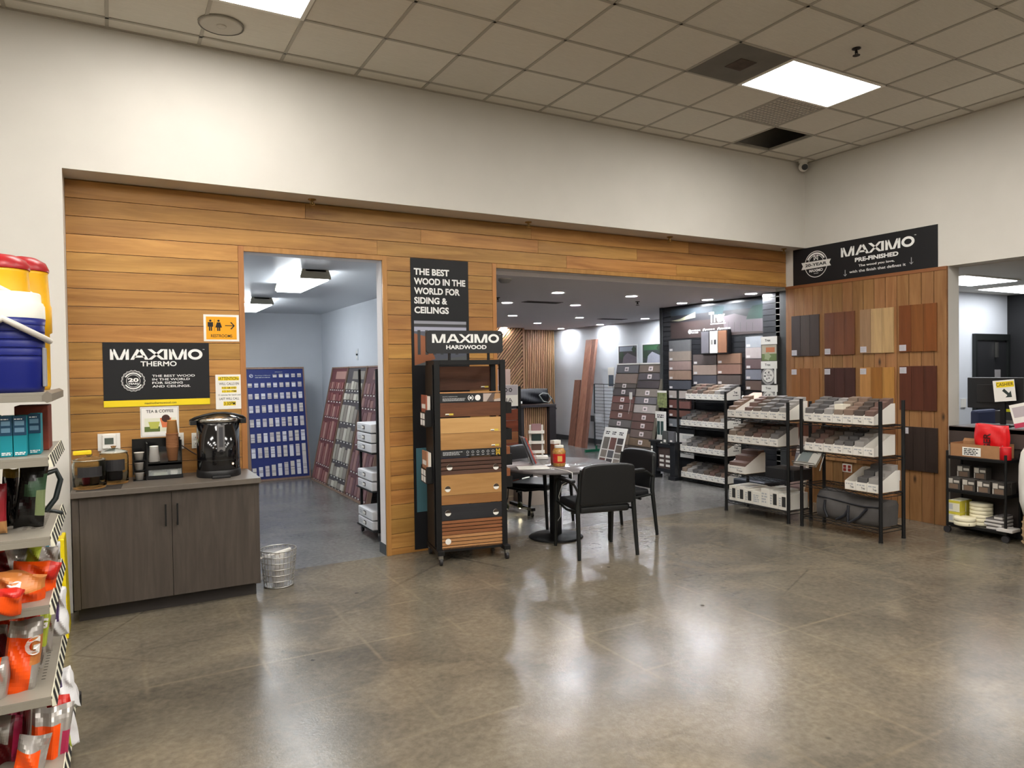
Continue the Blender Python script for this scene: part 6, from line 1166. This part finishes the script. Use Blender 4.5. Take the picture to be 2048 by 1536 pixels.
t = thing('white_flyer', 'white flyer lying across the kit cartons on the far wire rack', 'flyer', (6.60, -.36, .3045)); MB().box((0, -.13, 0), (.3, .1, .003)).build('sheet', paper, t); MB().box((.05, -.1, .0031), (.25, .0, .004)).build('print', greytxt, t)
# duffel bag
t = thing('duffel_bag', 'large grey duffel bag with black straps on the bottom shelf of the near wire rack', 'bag', (6.79, -1.70, .128), -PI / 2); dm = mat('duffel_grey', (78, 75, 74), .75, noise=.12, nscale=9); L2 = .345
rows = [(-.150, .0), (-.165, .06), (-.165, .14), (-.15, .20), (-.11, .245), (0, .262), (.11, .245), (.15, .2), (.165, .1), (.15, 0)]; vs = []; NX = 11
for i in range(NX):
    u = -1 + 2 * i / (NX - 1); 
    for (yy_, zz) in rows: s_ = 1 - .06 * abs(u) ** 4; sag = .02 * math.sin(3.2 * u + 1) * (zz / .26); vs.append((u * L2 * (1 - .02 * math.cos(zz * 14)), yy_ * s_ + .008 * math.sin(9 * u + zz * 20), max(0.0, zz * (1 - .05 * u) - sag * .6)))
nr = len(rows); m = MB(); m.add(vs, [(i * nr + j, (i + 1) * nr + j, (i + 1) * nr + (j + 1) % nr, i * nr + (j + 1) % nr) for i in range(NX - 1) for j in range(nr)], 0, True); m.add(vs, [list(range(nr))[::-1], list(range((NX - 1) * nr, NX * nr))]); m.build('bag', dm, t, subd=0)
MB().tube([(-L2 + .01, -.155, .215), (-.15, -.150, .205), (.05, -.158, .19), (.2, -.16, .185), (L2 - .01, -.152, .195)], .008, 6).build('zip_line', bgm, t)
for pts in ([(-.235, -.168, .19), (-.238, -.178, .1), (-.20, -.182, .02)], [(.03, -.17, .175), (.035, -.184, .09), (.035, -.188, .006)], [(-.1, -.18, .01), (.0, -.184, .07), (.03, -.184, .12)], [(.23, -.172, .17), (.16, -.186, .08), (.05, -.19, .006)]): MB().tube(pts, .013, 6).build('strap', bgm, t)
# literature holder clipped on the near rack's post
t = thing('literature_holder', 'tilted wire literature holder clipped to the left post of the near wire rack', 'literature holder', (6.54, -1.24, .72), -PI / 2); M_ = Matrix.Rotation(-.75, 4, 'X')
MB(M_).box((-.05, 0, -.06), (.20, .012, .16)).build('pages', mat('page_grey', (150, 148, 140), .6), t, bevel=.002); MB(M_).box((-.05, -.004, .135), (.2, -.0005, .165)).build('top_page', white, t); MB(M_).box((-.03, -.003, -.03), (.1, -.0005, .12)).build('page_photo', mat('photo_slate', (84, 92, 90), .5), t)
m = MB(M_); m.tube([(-.06, .014, -.07), (-.06, .014, .15), (.21, .014, .15), (.21, .014, -.07), (-.06, .014, -.07)], .005, 6).tube([(-.06, .014, -.07), (-.06, -.03, -.06), (.21, -.03, -.06), (.21, .014, -.07)], .005, 6).tube([(.21, .014, .15), (.26, .03, -.1)], .006, 6); m.build('wire_frame', mat('wire_grey', (120, 116, 108), .4, .6), t); MB().box((-.06, .04, -.03), (-.03, .075, .03)).build('clamp', blk, t)
# ================================================================ cashier cart, counter, office
struct('trim_3', MB().box((7.86, -7.4, 0), (8.03, -2.03, 1.0)), mat('counter_dark', (56, 48, 44), .5))
tag(MB().box((7.845, -7.4, .86), (7.862, -2.026, 1.045)).box((7.845, -7.4, 1.0005), (8.45, -2.026, 1.05)).build('counter_top', mat('counter_ledge', (70, 60, 56), .4), bevel=.003), 'dark counter top of the cashier opening', 'counter')
t = thing('rolling_cart', 'black three-shelf rolling cart in front of the cashier counter', 'cart', (0, 0, 0)); CX0, CX1, CY0, CY1 = 7.565, 7.825, -2.165, -2.70
for x in (CX0, CX1):
    for y in (CY0, CY1): MB().cyl((x, y, .07), (x, y, .825), .012, n=12).build('post', blk_metal, t); MB().cyl((x - .014, y, .034), (x + .014, y, .034), .033, n=16).build('caster', mat('caster_rubber'), t)
CZS = (.775, .44, .105)
for z in CZS: MB().box((CX0 - .01, CY1 - .01, z - .03), (CX1 + .01, CY0 + .01, z)).build('shelf', blk_metal, t, bevel=.004)
z = CZS[0] + .001
t = thing('open_carton', 'brown cardboard carton with a white shipping label on top of the cart', 'box', (CX0 + .02, -2.185, z), -PI / 2); kb_ = mat('cardboard', (160, 116, 78), .8, noise=.05, nscale=20); W = .47
MB().box((0, 0, 0), (W, .004, .125)).box((0, .22, 0), (W, .224, .135)).box((0, .004, 0), (.004, .22, .13)).box((W - .004, .004, 0), (W, .22, .12)).box((.004, .004, 0), (W - .004, .22, .004)).build('carton', kb_, t); MB().hexa([(0, .22, .13), (.16, .22, .13), (.16, .224, .13), (0, .224, .13)], [(.0, .25, .16), (.14, .25, .16), (.14, .254, .16), (0, .254, .16)]).build('flap', kb_, t)
k = MB().box((.115, -.002, .012), (.285, -.0005, .095)).build('shipping_label', paper, t); line_text(MB(), .13, .02, .27, .088, -.003, 0, 4, 6).build('label_print', ink, k)
tw = MB(); tw.tube([(0, 0, 0), (0, 0, 1)], 1, 3)
t = thing('red_pouch', 'large red pouch with vertical black lettering standing in the carton on the cart', 'pouch', (CX0 + .16, -2.50, z + .165), -PI / 2); rp = mat('pouch_red', (206, 10, 18), .4)
mb, srf = pillow(.31, .31, .12, 41, lambda u, v: 0, .006); mb.build('pouch', rp, t)
vs, fs, _ = text_polys('GER', .03); m = MB(); P_ = []
for u, v in vs: q = srf(-.30 + .42 * (1 - v), -.62 + 1.1 * u, -1); P_.append(q + Vector((0, -.004, 0)))
m.add(P_, fs); m.build('lettering', mat('pouch_black', (70, 8, 10), .5), t); MB(Matrix.Translation((.10, -.07, -.08)) @ Matrix.Rotation(-.7, 4, 'Y')).box((-.06, 0, -.012), (.05, .004, .014)).build('silver_corner', mat('silver_tag'), t)
t = thing('red_can', 'small red can beside the cardboard carton on the cart', 'can', (CX0 + .05, -2.675, z)); MB().lathe([(.045, 0), (.048, .004), (.048, .115), (.045, .12), (.0001, .12)], n=28).build('can', mat('can_red', (186, 14, 24), .35), t); MB().lathe([(.0485, .112), (.050, .116), (.046, .124), (.0001, .124)], n=28).build('lid', mat('can_red_lid', (206, 34, 40), .35), t)
z = CZS[1] + .001; bxm = mat('pack_black', (66, 62, 58), .5); lbl = mat('pack_silver', (186, 180, 170), .5); pic_ = mat('pack_photo', (112, 92, 76), .6)
def kit(y, zz, x, label, grp, rz=0):
    t = thing('fastener_box', label, 'box', (x, y, zz), -PI / 2 + rz, grp); MB().box((0, 0, 0), (.118, .09, .115)).build('box', bxm, t, bevel=.002); rect(MB(), .006, .06, .05, .108, -.0008).build('oval_logo', lbl, t); rect(MB(), .06, .068, .112, .092, -.0008).build('white_band', lbl, t); rect(MB(), .02, .008, .1, .055, -.0008).build('picture', pic_, t); rect(MB(), .004, .006, .014, .056, -.001).build('side_band', lbl, t)
for k in range(4): kit(-2.165 - k * .138, z, CX0 + .005, '%s fastener box from the left in the front row of the cart middle shelf' % NTH[k], 'fastener boxes on the cart')
for k in range(4): kit(-2.165 - k * .138, z, CX0 + .11, '%s fastener box from the left in the back row of the cart middle shelf' % NTH[k], 'fastener boxes on the cart')
for k in range(2): kit(-2.20 - k * .16, z + .1155, CX0 + .105, ('left' if k == 0 else 'right') + ' fastener box stacked on the back row of the cart middle shelf', 'fastener boxes on the cart', .1 - .15 * k)
z = CZS[2] + .001; yp = mat('pack_lime', (196, 184, 60), .6); cream = mat('pad_cream', (226, 218, 190), .75); gw = mat('pack_greywhite', (196, 192, 188), .6); gk = mat('pack_greydark', (92, 88, 86), .6)
for k in range(2):
    for j in range(2):
        t = thing('lime_box', '%s %s lime-striped white box at the left of the cart bottom shelf' % (('lower', 'upper')[k], ('front', 'rear')[j]), 'box', (CX0 + .005 + j * .115, -2.165, z + k * .112), -PI / 2, 'lime boxes on the cart'); MB().box((0, 0, 0), (.115, .105, .11)).build('box', mat('pack_paleyellow', (214, 210, 186), .6), t, bevel=.002); rect(MB(), 0, .085, .115, .11, -.0008).build('lime_band', yp, t); MB().box((.1155, .0, .0), (.1165, .1, .108)).build('lime_side', yp, t); rect(MB(), .012, .02, .05, .075, -.001).build('print', greytxt, t)
for k in range(6): t = thing('polishing_pad', '%s cream pad from the bottom of the tall pad stack on the cart' % NTH[k], 'pad', (CX0 + .145, -2.41, z + k * .036), 0, 'cream pads on the cart'); MB().lathe([(.0001, 0), (.096, 0), (.1, .006), (.1, .028), (.096, .034), (.0001, .034)], n=32).build('pad', cream, t)
for k in range(2): t = thing('polishing_pad', ('lower' if k == 0 else 'upper') + ' cream pad of the short stack at the front of the cart', 'pad', (CX0 - .005, -2.335, z + k * .04), 0, 'cream pads on the cart'); MB().lathe([(.0001, 0), (.09, 0), (.094, .005), (.094, .033), (.09, .038), (.0001, .038)], n=32).build('pad', cream, t); (MB().box((-.062, -.074, .008), (-.045, -.0705, .028)).build('print', ink, t) if k == 0 else None)
for k, (yy_, dz, rz_) in enumerate(((-2.60, 0, .1), (-2.585, .034, -.06), (-2.595, .068, .05), (-2.63, .102, 0))):
    t = thing('flat_pack', '%s grey and white flat pack from the bottom at the right of the cart' % NTH[k], 'box', (CX0 + .08, yy_, z + dz), rz_, 'flat packs on the cart'); w_ = .13 if k < 3 else .06; MB().box((-.07, -w_ * .62, 0), (.12, w_ * .62, .02)).build('pack', gw, t, bevel=.003); MB().box((-.068, -w_ * .6, .0205), (.118, w_ * .6, .033)).build('dark_layer', gk, t)
tag(MB().box((-.07, -.07, 0), (.08, .07, .03)).build('white_pack', gw, None, bevel=.004, loc=(CX0 + .03, -2.705, z)), 'white pack sticking out at the right end of the cart bottom shelf', 'box')
# draped white cloth on a woven basket at the right edge
bx_, by_ = 7.62, -3.02
t = thing('woven_basket', 'tan woven basket on the floor, cut by the right edge of the view', 'basket', (bx_, by_, 0)); MB().lathe([(.0001, .0), (.15, 0), (.18, .04), (.19, .16), (.18, .28), (.17, .28), (.17, .05), (.0001, .02)], n=28).build('basket', wood('basket_weave', (150, 122, 90), (186, 158, 120), 'Z', .8, .1, scale=3), t)
for zz in (.05, .11, .17, .23): MB().lathe([(.186, zz - .012), (.196, zz), (.186, zz + .012)], n=28, cap=0).build('woven_band', MATS['basket_weave'], t)
t = thing('white_cloth', 'tall white draped cloth bundle standing in the basket at the right edge', 'cloth', (bx_, by_, .19)); m = MB(); K = 24
prof = [(.0001, 0), (.12, .02), (.18, .10), (.215, .22), (.225, .4), (.22, .56), (.20, .68), (.15, .77), (.08, .82), (.0001, .83)]
vs = [(r * (1 + .05 * math.sin(7 * 2 * PI * k / K + z * 5)) * math.cos(2 * PI * k / K), r * (1 + .05 * math.sin(5 * 2 * PI * k / K + z * 3)) * math.sin(2 * PI * k / K), z) for r, z in prof for k in range(K)]
m.add(vs, [(i * K + k, i * K + (k + 1) % K, (i + 1) * K + (k + 1) % K, (i + 1) * K + k) for i in range(len(prof) - 1) for k in range(K)], 0, True); m.build('cloth', mat('cloth_white', (222, 218, 210), .9), t)
# office door, monitor, signs
dx0, dx1 = 11.0, 11.93; YO = -.6
t = struct('door_1', MB().box((dx0 + .05, YO - .03, .005), (dx0 + .55, YO - .0, 2.02)).box((dx0 + .57, YO - .02, .005), (dx1 - .05, YO, 2.02)), mat('door_black', (34, 34, 36), .5))
struct('door_frame', MB().box((dx0, YO - .05, 0), (dx0 + .05, YO, 2.12)).box((dx1 - .05, YO - .05, 0), (dx1, YO, 2.12)).box((dx0 + .05, YO - .05, 2.03), (dx1 - .05, YO, 2.12)), mat('frame_black', (18, 22, 20), .5), t); struct('door_closer', MB().box((dx0 + .53, YO - .07, 1.78), (dx0 + .57, YO - .035, 2.0)), alum, t); struct('door_notice', MB().box((dx0 + .53, YO - .04, 1.35), (dx0 + .68, YO - .032, 1.6)), mat('notice_grey', (150, 146, 146), .7), t)
a = at(1926, 806, 'y', YO)
tag(MB().box((-.06, -.012, -.06), (.06, 0, .06)).build('light_switch', white, None, loc=(a.x, YO - .001, a.z)), 'white switch plate on the office wall left of the black monitor', 'switch')
MXo = 8.2
t = thing('monitor', 'large black monitor seen from behind on the cashier counter', 'monitor', (MXo, -2.02, 0), -PI / 2); W = .54; z0, z1 = 1.225, 1.545
MB().box((0, -.0, z0), (W, .03, z1)).box((.1, -.02, z0 + .06), (W - .1, 0, z1 - .07)).build('screen_back', mat('monitor_black', (26, 26, 28), .35), t, bevel=.006); MB().box((W * .62, -.03, 1.06), (W * .70, .0, z0 + .1)).build('stand', blk, t); MB().box((W * .45, -.08, 1.0515), (W * .87, .12, 1.065)).build('stand_base', blk, t, bevel=.003)
t = thing('cashier_notice', 'white paper notice reading CASHIER with an arrow, taped to the black monitor', 'notice', (MXo - .045, -2.02, 0), -PI / 2); M_ = Matrix.Translation((W * .545, -.0, 1.295)) @ Matrix.Rotation(-.10, 4, 'Y'); w_, h_ = .20, .215
MB(M_).box((0, -.002, 0), (w_, 0, h_)).build('sheet', paper, t); rect(MB(M_), .03, h_ * .66, w_ * .97, h_ * .93, -.0026).build('yellow_band', yel, t); l = MB(M_); letters(l, 'CASHIER', .03, h_ * .72, w_ * .95, h_ * .88, -.0032, 0, .005); l.build('lettering', ink, t)
l = MB(M_); l.poly([(.08, -.003, h_ * .5), (.1, -.003, h_ * .6), (.14, -.003, h_ * .38), (.16, -.003, h_ * .48), (.165, -.003, h_ * .18), (.105, -.003, h_ * .18), (.125, -.003, h_ * .28)]); l.build('arrow', mat('arrow_green', (44, 56, 52), .7), t)
for k, y0 in enumerate((-2.27, -2.36, -2.445)): tag(MB().box((0, -.045, 0), (.004, .045, .06)).build('sticky_note', mat('note_yellow', (214, 210, 30), .7), None, loc=(8.62, y0 + .03, 1.17)), '%s yellow note from the left below the black monitor' % NTH[k], 'note', 'yellow notes below the monitor')
t = thing('desk_phone', 'dark desk organiser behind the counter carrying the yellow notes', 'organiser', (8.63, -2.36, 1.0)); MB().box((-.004, -.25, -.0), (.12, .28, .18)).build('case', mat('organiser_dark', (54, 52, 54), .5), t, bevel=.006); MB().box((-.006, .02, .02), (-.0045, .2, .08)).build('paper_slot', mat('slot_pale', (130, 124, 120), .6), t)
tag(MB().box((8.45, -7.3, .95), (9.2, -2.05, .999)).box((8.5, -7.2, .0), (8.54, -2.1, .95)).build('back_desk', mat('counter_ledge'), None, bevel=.003), 'lower dark desk behind the cashier counter', 'desk')
t = thing('keyboard', 'black keyboard lying on the counter behind the red pouch', 'keyboard', (8.0, -2.38, 1.0515), -PI / 2); MB().box((-.14, -.05, 0), (.14, .06, .02)).build('case', blk, t, bevel=.003); MB().box((-.13, -.04, .0205), (.13, .05, .026)).build('keys', mat('keys_grey', (60, 60, 62), .5), t)
t = thing('office_chair', 'dark blue office chair at the left behind the counter', 'chair', (9.05, -1.75, 0)); MB().box((-.22, -.04, .62), (.22, .04, 1.16)).build('backrest', mat('chair_navy', (50, 56, 84), .7), t, bevel=.03); MB().box((-.24, -.46, .46), (.24, .0, .54)).build('seat', MATS['chair_navy'], t, bevel=.03); MB().cyl((0, -.22, .08), (0, -.22, .46), .03).build('column', blk, t)
m = MB()
for k in range(5): a_ = 2 * PI * k / 5; m.bar((0, -.22, .08), (.28 * math.cos(a_), -.22 + .28 * math.sin(a_), .05), .04, .03).sphere((.28 * math.cos(a_), -.22 + .28 * math.sin(a_), .03), .03, 8)
m.build('star_base', blk, t)
t = thing('price_card', 'white card with a pink foot leaning on the counter at the right edge', 'card', (7.95, -2.60, 1.0515), -PI / 2); M_ = Matrix.Rotation(-.25, 4, 'Y'); MB(M_).box((0, -.003, .0), (.2, 0, .23)).build('card', paper, t); MB(M_).box((0, -.0045, .0), (.2, -.0032, .045)).build('pink_foot', mat('foot_pink', (196, 60, 90), .6), t); MB(M_).box((.02, -.0045, .1), (.18, -.0032, .2)).build('photo', mat('card_photo_grey', (186, 176, 180), .6), t)
